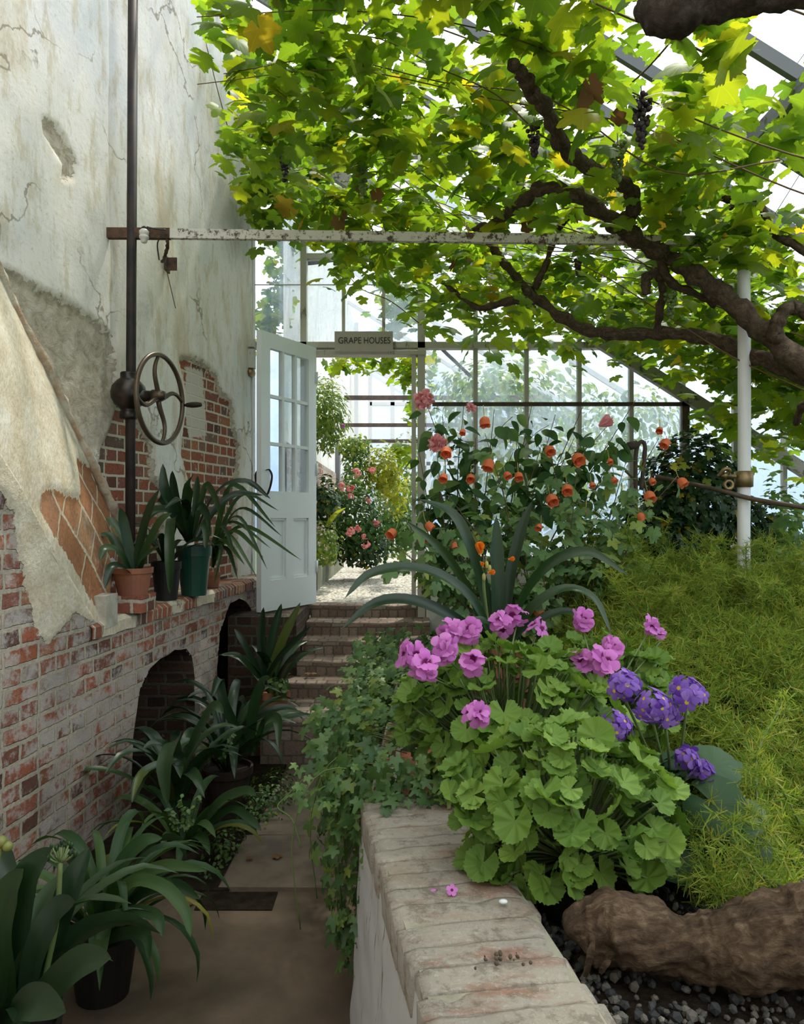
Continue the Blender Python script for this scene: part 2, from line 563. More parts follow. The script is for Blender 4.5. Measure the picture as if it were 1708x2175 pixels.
def plaster_wall_mat():
    t = NT('old_limewashed_plaster')
    uv = t.uv()
    fine = t.noise(uv, 24, 6, .68)
    e2 = t.math('ADD', t.attr('brick'), t.math('MULTIPLY', t.math('SUBTRACT', fine, .5), .11))
    e1 = t.math('ADD', t.attr('scratch'), t.math('MULTIPLY', t.math('SUBTRACT', t.noise(uv, 15, 6, .7), .5), .16))
    m2 = t.step(e2, -.004, .004)
    m1 = t.step(e1, -.006, .006)
    mp = t.n('Mapping', {'Vector': uv, 'Rotation': (0, 0, .75), 'Scale': (1.0, .33, 1)}).outputs[0]
    big = t.noise(mp, 2.3, 7, .62, .35)
    c = t.ramp(big, [(.28, (.62, .60, .58)), (.43, (.72, .69, .65)), (.54, (.75, .71, .65)), (.63, (.66, .585, .48)), (.74, (.55, .45, .30))])
    blue = t.noise(uv, 1.3, 4, .5)
    c = t.mix(t.math('MULTIPLY', t.step(blue, .48, .7), .5), c, (.60, .63, .62))
    st = t.noise(t.n('Mapping', {'Vector': uv, 'Rotation': (0, 0, .6), 'Scale': (1, .3, 1)}).outputs[0], 9, 6, .7)
    c = t.mix(t.math('MULTIPLY', t.step(st, .50, .64), .6), c, (.50, .42, .27))
    st3 = t.noise(t.n('Mapping', {'Vector': uv, 'Location': (7, 3, 0), 'Rotation': (0, 0, -.5), 'Scale': (1, .5, 1)}).outputs[0], 4.5, 8, .74, .6)
    c = t.mix(t.math('MULTIPLY', t.step(st3, .52, .64), .35), c, (.42, .41, .37))
    cr = t.n('TexVoronoi', {'Vector': t.n('VectorMath', {0: uv, 1: t.n('VectorMath', {0: t.n('TexNoise', {'Vector': uv, 'Scale': 5.0, 'Detail': 5.0}).outputs['Color'], 'Scale': .35}, operation='SCALE').outputs[0]}, operation='ADD').outputs[0], 'Scale': .95}, feature='DISTANCE_TO_EDGE').outputs['Distance']
    crk = t.math('MULTIPLY', t.step(cr, .009, .002), t.step(t.noise(uv, 1.1, 3), .48, .56))
    c = t.mix(t.math('MULTIPLY', crk, .75), c, (.22, .18, .13))
    st2 = t.noise(uv, 38, 5, .75)
    c = t.mix(t.math('MULTIPLY', t.step(st2, .56, .68), .5), c, (.38, .31, .21))
    rim = t.step(e1, -.05, .0)
    c = t.mix(t.math('MULTIPLY', rim, .35), c, (.55, .46, .31))
    # scratch coat
    sn = t.noise(uv, 13, 7, .72, .5)
    s = t.ramp(sn, [(.3, (.26, .215, .16)), (.46, (.44, .38, .29)), (.6, (.56, .50, .41)), (.75, (.64, .61, .55))])
    c = t.mix(m1, c, s)
    rnd, mor = brick_nodes(t, uv, .215, .076, .009)
    b = t.ramp(rnd, RED)
    n1 = t.noise(uv, 55, 5, .65)
    b = t.mix(t.step(n1, .4, .75), b, t.mix(1.0, b, (.6, .6, .62), 'MULTIPLY'))
    ww = t.math('ADD', t.attr('lime'), t.math('MULTIPLY', t.math('SUBTRACT', t.noise(uv, 26, 6, .72), .5), .13))
    wsm = t.math('MAXIMUM', t.step(ww, -.01, .01), t.step(t.noise(uv, 14, 6, .75), .58, .66))
    b = t.mix(mor, b, (.55, .50, .39))
    b = t.mix(t.math('MULTIPLY', wsm, .85), b, (.62, .58, .50))
    c = t.mix(m2, c, b)
    hp = t.math('ADD', t.math('MULTIPLY', t.noise(uv, 30, 6, .65), .25), t.math('MULTIPLY', big, .3))
    hs = t.math('MULTIPLY', sn, 1.6)
    hb = t.math('ADD', t.math('MULTIPLY', t.math('SUBTRACT', 1.0, mor), .7), t.math('MULTIPLY', n1, .4))
    h = t.mix(m2, t.mix(m1, hp, hs), hb)
    return t.end(t.pbr(c, .92, t.bump(h, .8, .012), spec=.12))


def glassmat(name, haze, tint=(.93, .97, .98), hcol=(.72, .80, .88), streak=True):
    t = NT(name)
    tr = t.n('BsdfTransparent', {'Color': (*tint, 1)}).outputs[0]
    gl = t.n('BsdfGlossy', {'Color': (1, 1, 1, 1), 'Roughness': .03}).outputs[0]
    df = t.n('BsdfDiffuse', {'Color': (*hcol, 1)}).outputs[0]
    tl = t.n('BsdfTranslucent', {'Color': (*hcol, 1)}).outputs[0]
    hz = t.n('MixShader', {0: .85, 1: df, 2: tl}).outputs[0]
    if streak:
        o = t.obj()
        nz = t.noise(o, 2.2, 5, .6)
        sp = t.noise(t.n('Mapping', {'Vector': o, 'Scale': (1, 1, .25)}).outputs[0], 14, 5, .7)
        f = t.math('MULTIPLY', t.math('ADD', t.step(nz, .25, .75), t.math('MULTIPLY', t.step(sp, .5, .75), .5)), haze)
    else:
        f = haze
    a = t.n('MixShader', {0: f, 1: tr, 2: hz}).outputs[0]
    lw = t.n('LayerWeight', {'Blend': .5}).outputs['Facing']
    fr = t.math('ADD', t.math('MULTIPLY', t.math('POWER', lw, 5.0), .55), .03)
    return t.end(t.n('MixShader', {0: fr, 1: a, 2: gl}).outputs[0])


def paintmat(name, c, worn, amt=.3, rough=.55, scale=7, vert=True):
    t = NT(name)
    o = t.obj()
    v = t.n('Mapping', {'Vector': o, 'Scale': (1, 1, .2 if vert else 1)}).outputs[0]
    n = t.noise(v, scale * 2.2, 7, .72)
    n2 = t.noise(o, scale * .6, 5)
    m = t.step(t.math('ADD', t.math('MULTIPLY', n, .7), t.math('MULTIPLY', n2, .3)), .70 - .35 * amt, .74 - .28 * amt)
    col = t.mix(t.noise(o, 3, 4), c, tuple(x * .86 for x in c))
    col = t.mix(m, col, worn)
    return t.end(t.pbr(col, rough, t.bump(t.math('SUBTRACT', n, m), .35, .003), spec=.35))


def barkmat(name, c1, c2, c3, osc=None):
    t = NT(name)
    uv = t.uv()
    v = t.n('Mapping', {'Vector': uv, 'Scale': (3.0, 6.0, 1)}).outputs[0]
    o = t.obj()
    if osc:
        v = t.n('Mapping', {'Vector': o, 'Scale': osc}).outputs[0]
    n = t.noise(v, 4, 7, .75, 1.2)
    n2 = t.noise(o, 28, 5, .7)
    f = t.math('ADD', t.math('MULTIPLY', n, .65), t.math('MULTIPLY', n2, .35))
    col = t.ramp(f, [(.34, c1), (.5, c2), (.66, c3)])
    return t.end(t.pbr(col, .9, t.bump(f, 1.0, .012), spec=.15))


def gravelmat(name, cols, scale):
    t = NT(name)
    o = t.obj()
    vo = t.n('TexVoronoi', {'Vector': o, 'Scale': scale})
    sep = t.n('SeparateColor', {0: vo.outputs['Color']}).outputs[0]
    col = t.ramp(sep, cols)
    col = t.mix(t.step(vo.outputs['Distance'], .45, .8), col, tuple(c * .3 for c in cols[0][1]))
    return t.end(t.pbr(col, .85, t.bump(t.math('SUBTRACT', 1.0, vo.outputs['Distance']), 1.0, .6 / scale), spec=.25))


MAT = {}
MAT['plaster'] = plaster_wall_mat()
MAT['bench'] = brickmat('limewashed_brickwork', .62, layers=True, dirtamt=.45)
MAT['brick_dark'] = brickmat('weathered_brickwork', .15, dirtamt=.5)
MAT['shade_brown'] = brickmat('shade_brown_brickwork', .0, mcol=(.10, .09, .07), ramp=[(0, (.035, .024, .02)), (.5, (.075, .042, .03)), (1, (.10, .06, .045))], dirtamt=.7)  # dark ramp puts arch-recess shade into the brick; cheek wall is plain dark brown
MAT['step'] = brickmat('worn_step_brick', .0, bw=.13, rh=.095, mort=.006, mcol=(.16, .14, .11), ramp=[(0, (.22, .155, .125)), (.5, (.29, .215, .175)), (1, (.36, .28, .23))], dirtamt=.25)
MAT['cap'] = simple('mossy_cement', (.33, .31, .24), (.20, .18, .13), .9, 6, bump=.6, bdist=.01, spec=.15)
MAT['tile'] = brickmat('sloped_tile_brick', .25, bw=.30, rh=.135, mort=.008, mcol=(.56, .47, .34), layers=True,
                       ramp=[(0, (.27, .12, .06)), (.35, (.38, .18, .08)), (.6, (.30, .15, .085)), (.8, (.42, .23, .11)), (1, (.26, .15, .10))], wcol=(.52, .44, .36), dirtamt=.35)
MAT['whiteface'] = paintmat('limewashed_wall_face', (.56, .55, .55), (.22, .18, .135), .45, .9, 9)
MAT['coping'] = None
t = NT('cement_smeared_brick')
o_ = t.obj()
rn = t.gen().outputs['Random Per Island']
c_ = t.ramp(rn, [(0, (.32, .17, .125)), (.3, (.31, .22, .17)), (.55, (.34, .28, .22)), (.8, (.33, .19, .14)), (1, (.36, .31, .25))])
sm = t.noise(t.n('Mapping', {'Vector': o_, 'Scale': (.35, 1, 1)}).outputs[0], 9, 7, .7)
c_ = t.mix(t.step(sm, .38, .52), c_, (.37, .33, .275))
c_ = t.mix(t.math('MULTIPLY', t.step(t.noise(o_, 17, 8, .78), .49, .62), .65), c_, (.16, .135, .10))
c_ = t.mix(t.math('MULTIPLY', t.step(t.noise(o_, 70, 5, .8), .52, .66), .45), c_, (.52, .49, .43))
MAT['coping'] = t.end(t.pbr(c_, .9, t.bump(t.math('ADD', t.noise(o_, 70, 6, .75), t.noise(o_, 22, 6, .7)), .9, .008), spec=.15))
MAT['concrete'] = simple('dark_damp_concrete', (.15, .108, .074), (.085, .064, .045), .9, 3.5, bump=.35, bdist=.004, spec=.2, lo=.3, hi=.7)
MAT['slab'] = simple('grey_flagstone', (.19, .145, .110), (.12, .095, .075), .88, 5, bump=.35, bdist=.004, spec=.2)
MAT['soil'] = simple('dark_soil', (.022, .016, .011), (.045, .032, .022), .95, 20, bump=1.0, bdist=.02, spec=.1)
MAT['crumb'] = simple('brown_crumb', (.10, .075, .05), (.06, .045, .03), .95, 40)
MAT['ground'] = simple('outdoor_turf', (.06, .10, .03), (.10, .13, .05), .95, 4, spec=.1)
MAT['pea_gravel'] = gravelmat('pale_pea_gravel', [(0, (.42, .38, .31)), (.5, (.60, .56, .48)), (1, (.72, .69, .62))], 42)
MAT['pebble'] = simple('grey_pebbles', (.17, .165, .155), (.09, .09, .09), .8, 9, bump=.2)
tt = NT('mixed_pebbles')
cc = tt.ramp(tt.gen().outputs['Random Per Island'], [(0, (.022, .022, .024)), (.4, (.048, .048, .047)), (.7, (.085, .078, .068)), (.9, (.12, .10, .078)), (1, (.2, .185, .16))])
MAT['pebble'] = tt.end(tt.pbr(cc, .75, spec=.3))
MAT['iron'] = simple('black_painted_iron', (.012, .011, .012), (.03, .02, .016), .6, 9, 0, .15, .002, .25)
MAT['gear'] = simple('oily_cast_iron', (.018, .014, .012), (.12, .08, .05), .33, 5, .45, .1, .002, .5, .5, .8)
MAT['wheel'] = simple('bronzed_iron', (.075, .052, .035), (.11, .08, .052), .4, 8, .6, .08, .002, .5)
MAT['rust_bar'] = paintmat('flaking_white_paint', (.62, .60, .55), (.075, .05, .032), .58, .7, 16, False)
MAT['rust'] = simple('rusty_iron', (.10, .05, .028), (.03, .022, .018), .85, 20, bump=.5)
MAT['post'] = paintmat('white_enamel', (.78, .78, .80), (.30, .27, .24), .10, .4, 10)
MAT['wood'] = paintmat('peeling_grey_white_timber', (.55, .53, .47), (.16, .13, .09), .40, .75, 9)
MAT['woodbar'] = paintmat('greyed_glazing_bar', (.50, .49, .45), (.22, .19, .14), .35, .7, 9)
MAT['beam'] = paintmat('mildewed_beam', (.33, .31, .27), (.09, .08, .06), .5, .8, 8, False)
MAT['rafter'] = paintmat('weathered_rafter', (.17, .175, .18), (.06, .06, .06), .4, .7, 8, False)
MAT['rail'] = simple('brown_iron_rail', (.10, .065, .045), (.055, .04, .033), .7, 12, bump=.3)
MAT['door'] = paintmat('white_gloss_paint', (.80, .85, .88), (.5, .5, .47), .06, .38, 6)
MAT['doorglass'] = glassmat('clear_pane', .06, streak=True)
MAT['glass'] = glassmat('limed_greenhouse_glass', .52, hcol=(.50, .61, .78))
MAT['roofglass'] = glassmat('roof_glass', .10, tint=(.95, .97, .97))
MAT['sign'] = simple('taupe_sign_paint', (.46, .43, .385), (.44, .41, .37), .55, 4)
MAT['letter'] = simple('dark_lettering', (.03, .03, .03), rough=.6)
MAT['brass'] = simple('dull_brass', (.30, .22, .11), (.2, .14, .07), .4, 10, .8)
MAT['ceramic'] = simple('white_porcelain', (.7, .69, .66), (.5, .48, .44), .3, 10)
MAT['terracotta'] = simple('terracotta', (.30, .115, .06), (.22, .09, .055), .85, 7, bump=.2)
MAT['greenpot'] = simple('green_plastic', (.010, .050, .034), (.014, .06, .04), .35, 5)
MAT['darkclay'] = simple('shade_dark_clay', (.045, .026, .018), (.03, .02, .014), .85, 7)  # clay colour lowered to carry the darkness that hides the floor pots
MAT['blackpot'] = simple('black_plastic', (.008, .008, .008), (.013, .012, .011), .5, 5)
MAT['white_tag'] = simple('white_plastic', (.7, .72, .75), rough=.4)
MAT['bark'] = barkmat('vine_bark', (.028, .02, .015), (.085, .06, .042), (.19, .14, .10))
MAT['bark_dark'] = barkmat('dark_vine_bark', (.02, .015, .012), (.055, .042, .034), (.12, .095, .08))
MAT['log'] = barkmat('shaggy_log_bark', (.022, .014, .009), (.085, .055, .034), (.20, .14, .092), (2.2, 8, 8))
MAT['cane'] = simple('red_brown_cane', (.16, .085, .035), (.10, .07, .03), .7, 10)
MAT['stem'] = simple('green_stem', (.10, .17, .05), (.13, .16, .06), .6, 10)
MAT['twig'] = simple('woody_twig', (.14, .095, .06), (.10, .07, .045), .8, 14)
MAT['wire'] = simple('galvanised_wire', (.05, .05, .05), rough=.5, metal=.6)
MAT['grape'] = simple('dark_grape', (.020, .014, .025), (.05, .03, .045), .45, 30)
MAT['grape_green'] = simple('unripe_grape', (.13, .20, .05), (.10, .13, .05), .4, 20)
MAT['stone'] = simple('lichened_kerb', (.26, .27, .19), (.16, .17, .11), .95, 7, bump=.5)
MAT['farwall'] = simple('pale_limewash', (.72, .71, .68), (.52, .46, .40), .9, 5, bump=.4, lo=.5, hi=.75)  # off-white limewash with random tan blotches

MAT['l_grape'] = leafmat('grape_leaf', [(0, (.050, .105, .022)), (.35, (.080, .145, .020)), (.75, (.115, .175, .018)), (.95, (.16, .20, .018)), (.985, (.22, .21, .016)), (1, (.15, .09, .03))], .58, (3.1, 2.85, 1.0), .5, .3, vein=3.0)
MAT['l_ivy'] = leafmat('ivy_leaf', [(0, (.035, .085, .028)), (.5, (.06, .125, .036)), (.93, (.11, .19, .045)), (1, (.20, .24, .045))], .25, (1.6, 1.7, .7), .45, .4, vein=3.0)
MAT['l_dark'] = leafmat('dark_leaf', [(0, (.014, .040, .016)), (.6, (.028, .065, .022)), (.93, (.045, .095, .03)), (.97, (.30, .24, .02)), (1, (.35, .26, .02))], .2, (1.5, 1.7, .7), .42)
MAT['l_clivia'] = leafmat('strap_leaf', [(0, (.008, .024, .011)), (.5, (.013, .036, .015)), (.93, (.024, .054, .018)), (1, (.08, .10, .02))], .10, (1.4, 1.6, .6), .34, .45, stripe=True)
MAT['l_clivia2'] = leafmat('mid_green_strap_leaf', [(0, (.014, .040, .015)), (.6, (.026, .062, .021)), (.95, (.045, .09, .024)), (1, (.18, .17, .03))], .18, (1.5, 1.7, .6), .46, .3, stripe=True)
MAT['l_pel'] = leafmat('pelargonium_leaf', [(0, (.085, .165, .030)), (.5, (.13, .23, .042)), (1, (.19, .30, .06))], .3, (1.3, 1.4, .7), .6, .25, vein=4.0)
MAT['l_prim'] = leafmat('dark_round_leaf', [(0, (.020, .060, .025)), (1, (.04, .09, .035))], .15, (1.4, 1.6, .6), .5, vein=4.0)
MAT['l_fern'] = leafmat('asparagus_needles', [(0, (.11, .20, .030)), (.45, (.20, .295, .045)), (.85, (.30, .355, .06)), (1, (.40, .32, .09))], .4, (1.3, 1.3, .7), .6, .2)
MAT['l_abut'] = leafmat('abutilon_leaf', [(0, (.09, .18, .075)), (.5, (.13, .23, .095)), (.9, (.19, .30, .11)), (1, (.3, .35, .08))], .35, (1.5, 1.6, .7), .5)
MAT['l_hib'] = leafmat('hibiscus_leaf', [(0, (.030, .082, .030)), (.7, (.055, .125, .04)), (1, (.11, .18, .05))], .35, (1.7, 1.8, .7), .5, .3)
MAT['l_far'] = leafmat('light_green_leaf', [(0, (.07, .14, .03)), (.6, (.14, .22, .05)), (1, (.26, .30, .06))], .45, (1.5, 1.5, .8), .5)  # light green foliage colour, varied leaf by leaf
MAT['l_yellow'] = leafmat('yellow_green_leaf', [(0, (.16, .20, .03)), (.6, (.26, .30, .03)), (1, (.40, .38, .04))], .45, (1.4, 1.4, .6), .5)
MAT['l_brown'] = leafmat('dead_leaf', [(0, (.13, .07, .03)), (1, (.26, .15, .06))], .2, (1.3, 1.1, .7), .8)
MAT['pink'] = petalmat('mauve_pink_petal', (.60, .17, .56), (.74, .28, .68), (.16, .01, .09), .28)
MAT['rose'] = petalmat('rose_pink_petal', (.80, .27, .33), (.95, .60, .58))
MAT['limestone'] = simple('weathered_limestone', (.46, .44, .38), (.34, .31, .25), .9, 14, bump=.5, bdist=.006)
MAT['lip'] = simple('chipped_plaster_edge', (.58, .52, .41), (.42, .28, .18), .92, 11, bump=.8, bdist=.01)
MAT['captop'] = brickmat('mossy_brick_top', .25, bw=.11, rh=.21, mort=.008, dirt=(.07, .07, .045), dirtamt=.7, layers=True)
MAT['farpink'] = petalmat('coral_pink_petal', (.74, .22, .22), (.82, .42, .40))
MAT['orange'] = petalmat('orange_bell_petal', (.70, .15, .06), (.82, .27, .11), trans=.4)
MAT['clivia_fl'] = petalmat('orange_clivia_petal', (.86, .24, .02), (.90, .34, .03), (.85, .5, .08), .2)
MAT['purple'] = petalmat('violet_petal', (.13, .045, .36), (.34, .19, .60), (.70, .52, .05), .20)
MAT['bud'] = simple('pale_green_bud', (.28, .30, .10), (.40, .30, .08), .6, 20)
MAT['berry'] = simple('olive_berry', (.15, .17, .04), (.2, .19, .05), .35, 20)
# ----------------------------------------------------------------- the house
def struct(o, label, cat):
    return tag(o, label, cat, kind='structure')


def quad(mb, a, b, c, d, w, h, u0=0, v0=0):
    return mb.add(np.array([a, b, c, d], float), np.array([[0, 1, 2, 3]]), np.array([[u0, v0], [u0 + w, v0], [u0 + w, v0 + h], [u0, v0 + h]], float))


def sdf(poly, pts):
    """signed distance to a polygon, positive inside"""
    p = np.asarray(poly, float)
    d = np.full(len(pts), 1e9)
    ins = np.zeros(len(pts), bool)
    near = np.zeros_like(pts)
    for i in range(len(p)):
        a, b = p[i], p[(i + 1) % len(p)]
        e = b - a
        w = pts - a
        tt_ = np.clip((w @ e) / (e @ e + 1e-12), 0, 1)
        q = a + tt_[:, None] * e
        dd = np.linalg.norm(pts - q, axis=1)
        m = dd < d
        d[m] = dd[m]
        near[m] = q[m]
        c = ((a[1] <= pts[:, 1]) & (b[1] > pts[:, 1])) | ((b[1] <= pts[:, 1]) & (a[1] > pts[:, 1]))
        xi = a[0] + (pts[:, 1] - a[1]) / (b[1] - a[1] + 1e-12) * (b[0] - a[0])
        ins ^= c & (pts[:, 0] < xi)
    return np.where(ins, d, -d), near


def rear_x(D): return -2.432 + .183 * D
def front_x(D): return -1.74 + .10 * D
def on_rear(px, py):
    D = -2.432 / ((px - 854) / F - .183)
    return D, EYE + (1095 - py) / F * D
def on_front(px, py):
    D = -1.74 / ((px - 854) / F - .10)
    return D, EYE + (1095 - py) / F * D


# rear wall: plaster over brick
ys = np.arange(-1.6, 6.36, .02)
zs = np.arange(0, 5.75, .02)
gy, gz = np.meshgrid(ys, zs, indexing='ij')
pts = np.stack([gy.ravel(), gz.ravel()], 1)
PA = [on_rear(*p) for p in [(242, 862), (262, 868), (286, 905), (309, 945), (313, 1020), (332, 1040), (332, 1290), (150, 1290), (170, 1100), (193, 1040), (207, 955), (224, 920)]]
PB = [on_rear(*p) for p in [(376, 766), (402, 765), (431, 784), (451, 805), (458, 840), (480, 856), (487, 914), (496, 940), (496, 1007), (490, 1020), (495, 1290), (400, 1290), (410, 1080), (392, 1007), (380, 965), (382, 936), (393, 865), (389, 818)]]
PC = [on_rear(*p) for p in [(-60, 560), (0, 575), (60, 610), (150, 655), (222, 715), (232, 800), (244, 862), (210, 955), (150, 970), (40, 800), (-60, 700)]]
PD = [on_rear(*p) for p in [(72, 245), (105, 258), (128, 292), (150, 345), (146, 388), (112, 384), (118, 350), (98, 318), (78, 285)]]
PE = [on_rear(*p) for p in [(-60, 330), (-40, 320), (-30, 360), (-40, 420), (-60, 430)]]
PL = [on_rear(*p) for p in [(396, 778), (430, 786), (438, 930), (402, 930), (392, 860)]]
sa, _ = sdf(PA, pts)
sb, _ = sdf(PB, pts)
scr = np.maximum(sdf(PC, pts)[0], np.maximum(sdf(PD, pts)[0] - .015, sdf(PE, pts)[0]))
around = np.maximum(sa, sb)
brk = around
scr = np.maximum(scr, around + .025)
lime = sdf(PL, pts)[0]
sm = lambda x, w: np.clip(x / w + .5, 0, 1)
nz = np.array([mnoise.noise(Vector((p[0] * 1.3, p[1] * 1.3, 3))) * .012 + mnoise.noise(Vector((p[0] * 5, p[1] * 5, 9))) * .004 for p in pts])
chase = -.012 * np.exp(-((pts[:, 0] - on_rear(222, 300)[0]) / .025) ** 2) * (pts[:, 1] > 2.2)
ds = .020 * (1 - sm(scr, .03)) + .018 * (1 - sm(brk, .03)) + nz + chase
vault = -.95 * ((pts[:, 1] < .93) & (pts[:, 0] > 3.5))
V = np.stack([rear_x(pts[:, 0]) + ds + vault, pts[:, 0], pts[:, 1]], 1)
ni, nj = len(ys), len(zs)
i, j = np.meshgrid(np.arange(ni - 1), np.arange(nj - 1), indexing='ij')
Q = np.stack([i * nj + j, (i + 1) * nj + j, (i + 1) * nj + j + 1, i * nj + j + 1], -1).reshape(-1, 4)
mb = MB()
mb.add(V, Q, np.stack([pts[:, 0] * 1.0166, pts[:, 1]], 1))
w = mb.build('wall_left', MAT['plaster'], origin=(-1.8, 3.5, 0), attrs={'brick': brk, 'scratch': scr, 'lime': lime})
struct(w, 'tall limewashed plaster wall with brick showing through', 'wall')
# ----------------------------------------------------------------- arched brick bench
bench = thing('brick_bench', 'long arched brick bench built along the plaster wall', 'bench', (-1.4, 4.2, 0), kind='thing')
AR1 = [on_front(*p) for p in [(262, 1980), (276, 1780), (283, 1600), (288, 1520), (300, 1460), (318, 1420), (343, 1396), (372, 1382), (396, 1378), (408, 1392), (413, 1440), (414, 1600), (414, 1980)]]
AR2 = [on_front(*p) for p in [(461, 1900), (461, 1390), (467, 1345), (476, 1310), (490, 1282), (508, 1271), (524, 1276), (536, 1300), (545, 1345), (552, 1400), (552, 1900)]]


def jag(poly):
    out = []
    for i in range(len(poly)):
        a, b = np.array(poly[i]), np.array(poly[(i + 1) % len(poly)])
        n = max(1, int(np.linalg.norm(b - a) / .073))
        for k in range(n):
            out.append(a + (b - a) * k / n + rng.normal(size=2) * .006)
    return np.array(out)


AR1, AR2 = jag(AR1), jag(AR2)


def top_of(D):
    return np.where(D < 3.49, 1.0 + 1.014 * (3.49 - D), .985)


cs = .0135
ys = np.arange(1.2, 6.27, cs)
zs = np.arange(0, 3.4, cs)
gy, gz = np.meshgrid(ys, zs, indexing='ij')
gzz = np.minimum(gz, top_of(gy))
pts = np.stack([gy.ravel(), gzz.ravel()], 1)
for ar in (AR1, AR2):
    d, near = sdf(ar, pts)
    m = np.abs(d) < cs * .6
    pts[m] = near[m]
ni, nj = len(ys), len(zs)
i, j = np.meshgrid(np.arange(ni - 1), np.arange(nj - 1), indexing='ij')
Q = np.stack([i * nj + j, (i + 1) * nj + j, (i + 1) * nj + j + 1, i * nj + j + 1], -1).reshape(-1, 4)
cen = pts[Q].mean(1)
span = pts[Q][:, :, 1].max(1) - pts[Q][:, :, 1].min(1)
keep = (sdf(AR1, cen)[0] < 0) & (sdf(AR2, cen)[0] < 0) & (span > 1e-4)
Q = Q[keep]
FP = [on_front(*p) for p in [(-80, 900), (0, 965), (85, 1085), (140, 1195), (205, 1332), (160, 1300), (118, 1345), (100, 1368), (78, 1355), (62, 1290), (38, 1180), (20, 1090), (0, 1050), (-80, 1000)]]
FC = [on_front(*p) for p in [(385, 1258), (520, 1232), (520, 1258), (470, 1268), (402, 1290)]]
plast = np.maximum(sdf(FP, pts)[0], sdf(FC, pts)[0])
nz = np.array([mnoise.noise(Vector((p[0] * 2.1, p[1] * 2.1, 1))) * .014 + mnoise.noise(Vector((p[0] * 11, p[1] * 11, 5))) * .0045 for p in pts])
V = np.stack([front_x(pts[:, 0]) + nz + .012 * sm(plast, .04), pts[:, 0], pts[:, 1]], 1)
used = np.unique(Q)
remap = np.full(len(V), -1)
remap[used] = np.arange(len(used))
mb = MB()
mb.add(V[used], remap[Q], pts[used])
mb.build('brickwork', MAT['bench'], bench, attrs={'plaster': plast[used]})
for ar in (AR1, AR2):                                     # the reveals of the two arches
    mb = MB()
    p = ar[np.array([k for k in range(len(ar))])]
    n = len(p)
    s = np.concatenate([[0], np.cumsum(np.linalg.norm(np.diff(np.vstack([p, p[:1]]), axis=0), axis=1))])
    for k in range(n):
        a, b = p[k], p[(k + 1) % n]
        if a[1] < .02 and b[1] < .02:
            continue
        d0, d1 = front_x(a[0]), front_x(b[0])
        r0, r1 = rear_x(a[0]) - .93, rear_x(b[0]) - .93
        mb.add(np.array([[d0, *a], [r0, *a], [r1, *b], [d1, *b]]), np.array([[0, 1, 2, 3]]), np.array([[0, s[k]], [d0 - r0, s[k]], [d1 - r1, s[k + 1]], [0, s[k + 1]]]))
    mb.build('arch_reveal', MAT['shade_brown'], bench)
mb = MB()
ns = 70
dd = np.linspace(3.40, 6.27, ns)
prof = []
for k, D in enumerate(dd):
    fx = front_x(D) + .018 + .012 * mnoise.noise(Vector((D * 7, 0, 0))) - (.05 if D < 4.0 else 0) * abs(mnoise.noise(Vector((D * 5, 3, 0))))
    zt = 1.035 + .012 * mnoise.noise(Vector((D * 6, 5, 0)))
    bx = rear_x(D) - .02
    prof.append([[fx - .03, D, .955], [fx + .002, D, .962 + .012 * mnoise.noise(Vector((D * 9, 8, 0)))], [fx + .004, D, zt - .02], [fx - .02, D, zt], [bx, D, zt], [bx, D, .955]])
prof = np.array(prof)
k, m = np.meshgrid(np.arange(ns - 1), np.arange(6), indexing='ij')
Q = np.stack([k * 6 + m, k * 6 + (m + 1) % 6, (k + 1) * 6 + (m + 1) % 6, (k + 1) * 6 + m], -1).reshape(-1, 4)
pv = np.tile(np.array([0, .02, .06, .08, .45, .55]), ns)
pd = np.repeat(dd, 6)
mb.add(prof.reshape(-1, 3), Q, np.stack([pd, pv], 1))
capm = np.array([mnoise.noise(Vector((d * 2.6, 1, 7))) * .22 - .02 for d in pd])
mb.build('cement_cap', MAT['captop'], bench, smooth=False, attrs={'plaster': capm})
mb = MB()
a = on_front(236, 1300)
box(mb, front_x(a[0]) - .14, front_x(a[0]) + .02, a[0] - .11, a[0] + .03, 1.0, 1.15)
mb.build('end_block', MAT['limestone'], bench, smooth=False)
# sloping flue
flue = thing('sloping_flue', 'steep plastered chimney flue with bare orange tiles at its foot', 'flue', (-1.8, 3.2, 1.0))
n_t, n_v = 120, 44
tt_ = np.linspace(-.02, 2.2, n_t)
vv = np.linspace(0, 1, n_v)
A0, A1 = np.array([4.30, 1.48]), np.array([3.42, 2.48])
B0, B1 = np.array([3.49, 1.0]), np.array([2.77, 1.73])
gt, gv = np.meshgrid(tt_, vv, indexing='ij')
gt, gv = gt.ravel(), gv.ravel()
Ap = A0 + gt[:, None] * (A1 - A0)
Bp = B0 + gt[:, None] * (B1 - B0)
A3 = np.stack([rear_x(Ap[:, 0]) + .03, Ap[:, 0], Ap[:, 1]], 1)
B3 = np.stack([front_x(Bp[:, 0]) + .006, Bp[:, 0], Bp[:, 1]], 1)
S = A3 * (1 - gv[:, None]) + B3 * gv[:, None]
tb = .27 + .40 * gv + .07 * np.sin(gv * 9.5)
pl = (gt - tb) * 1.15
pl = np.maximum(pl, (gv - .93) * .7)
out = np.array([.72, -.1, .62])
bow = .03 * np.sin(gv * PI)
nz = np.array([mnoise.noise(Vector(p * 3)) * .014 + mnoise.noise(Vector(p * 14)) * .004 for p in S])
S = S + out * ((bow + nz + .022 * sm(pl, .05)) * (1 - gv ** 10))[:, None]
S[gv > .999] += [0, 0, -.03]
i, j = np.meshgrid(np.arange(n_t - 1), np.arange(n_v - 1), indexing='ij')
Q = np.stack([i * n_v + j, i * n_v + j + 1, (i + 1) * n_v + j + 1, (i + 1) * n_v + j], -1).reshape(-1, 4)
mb = MB()
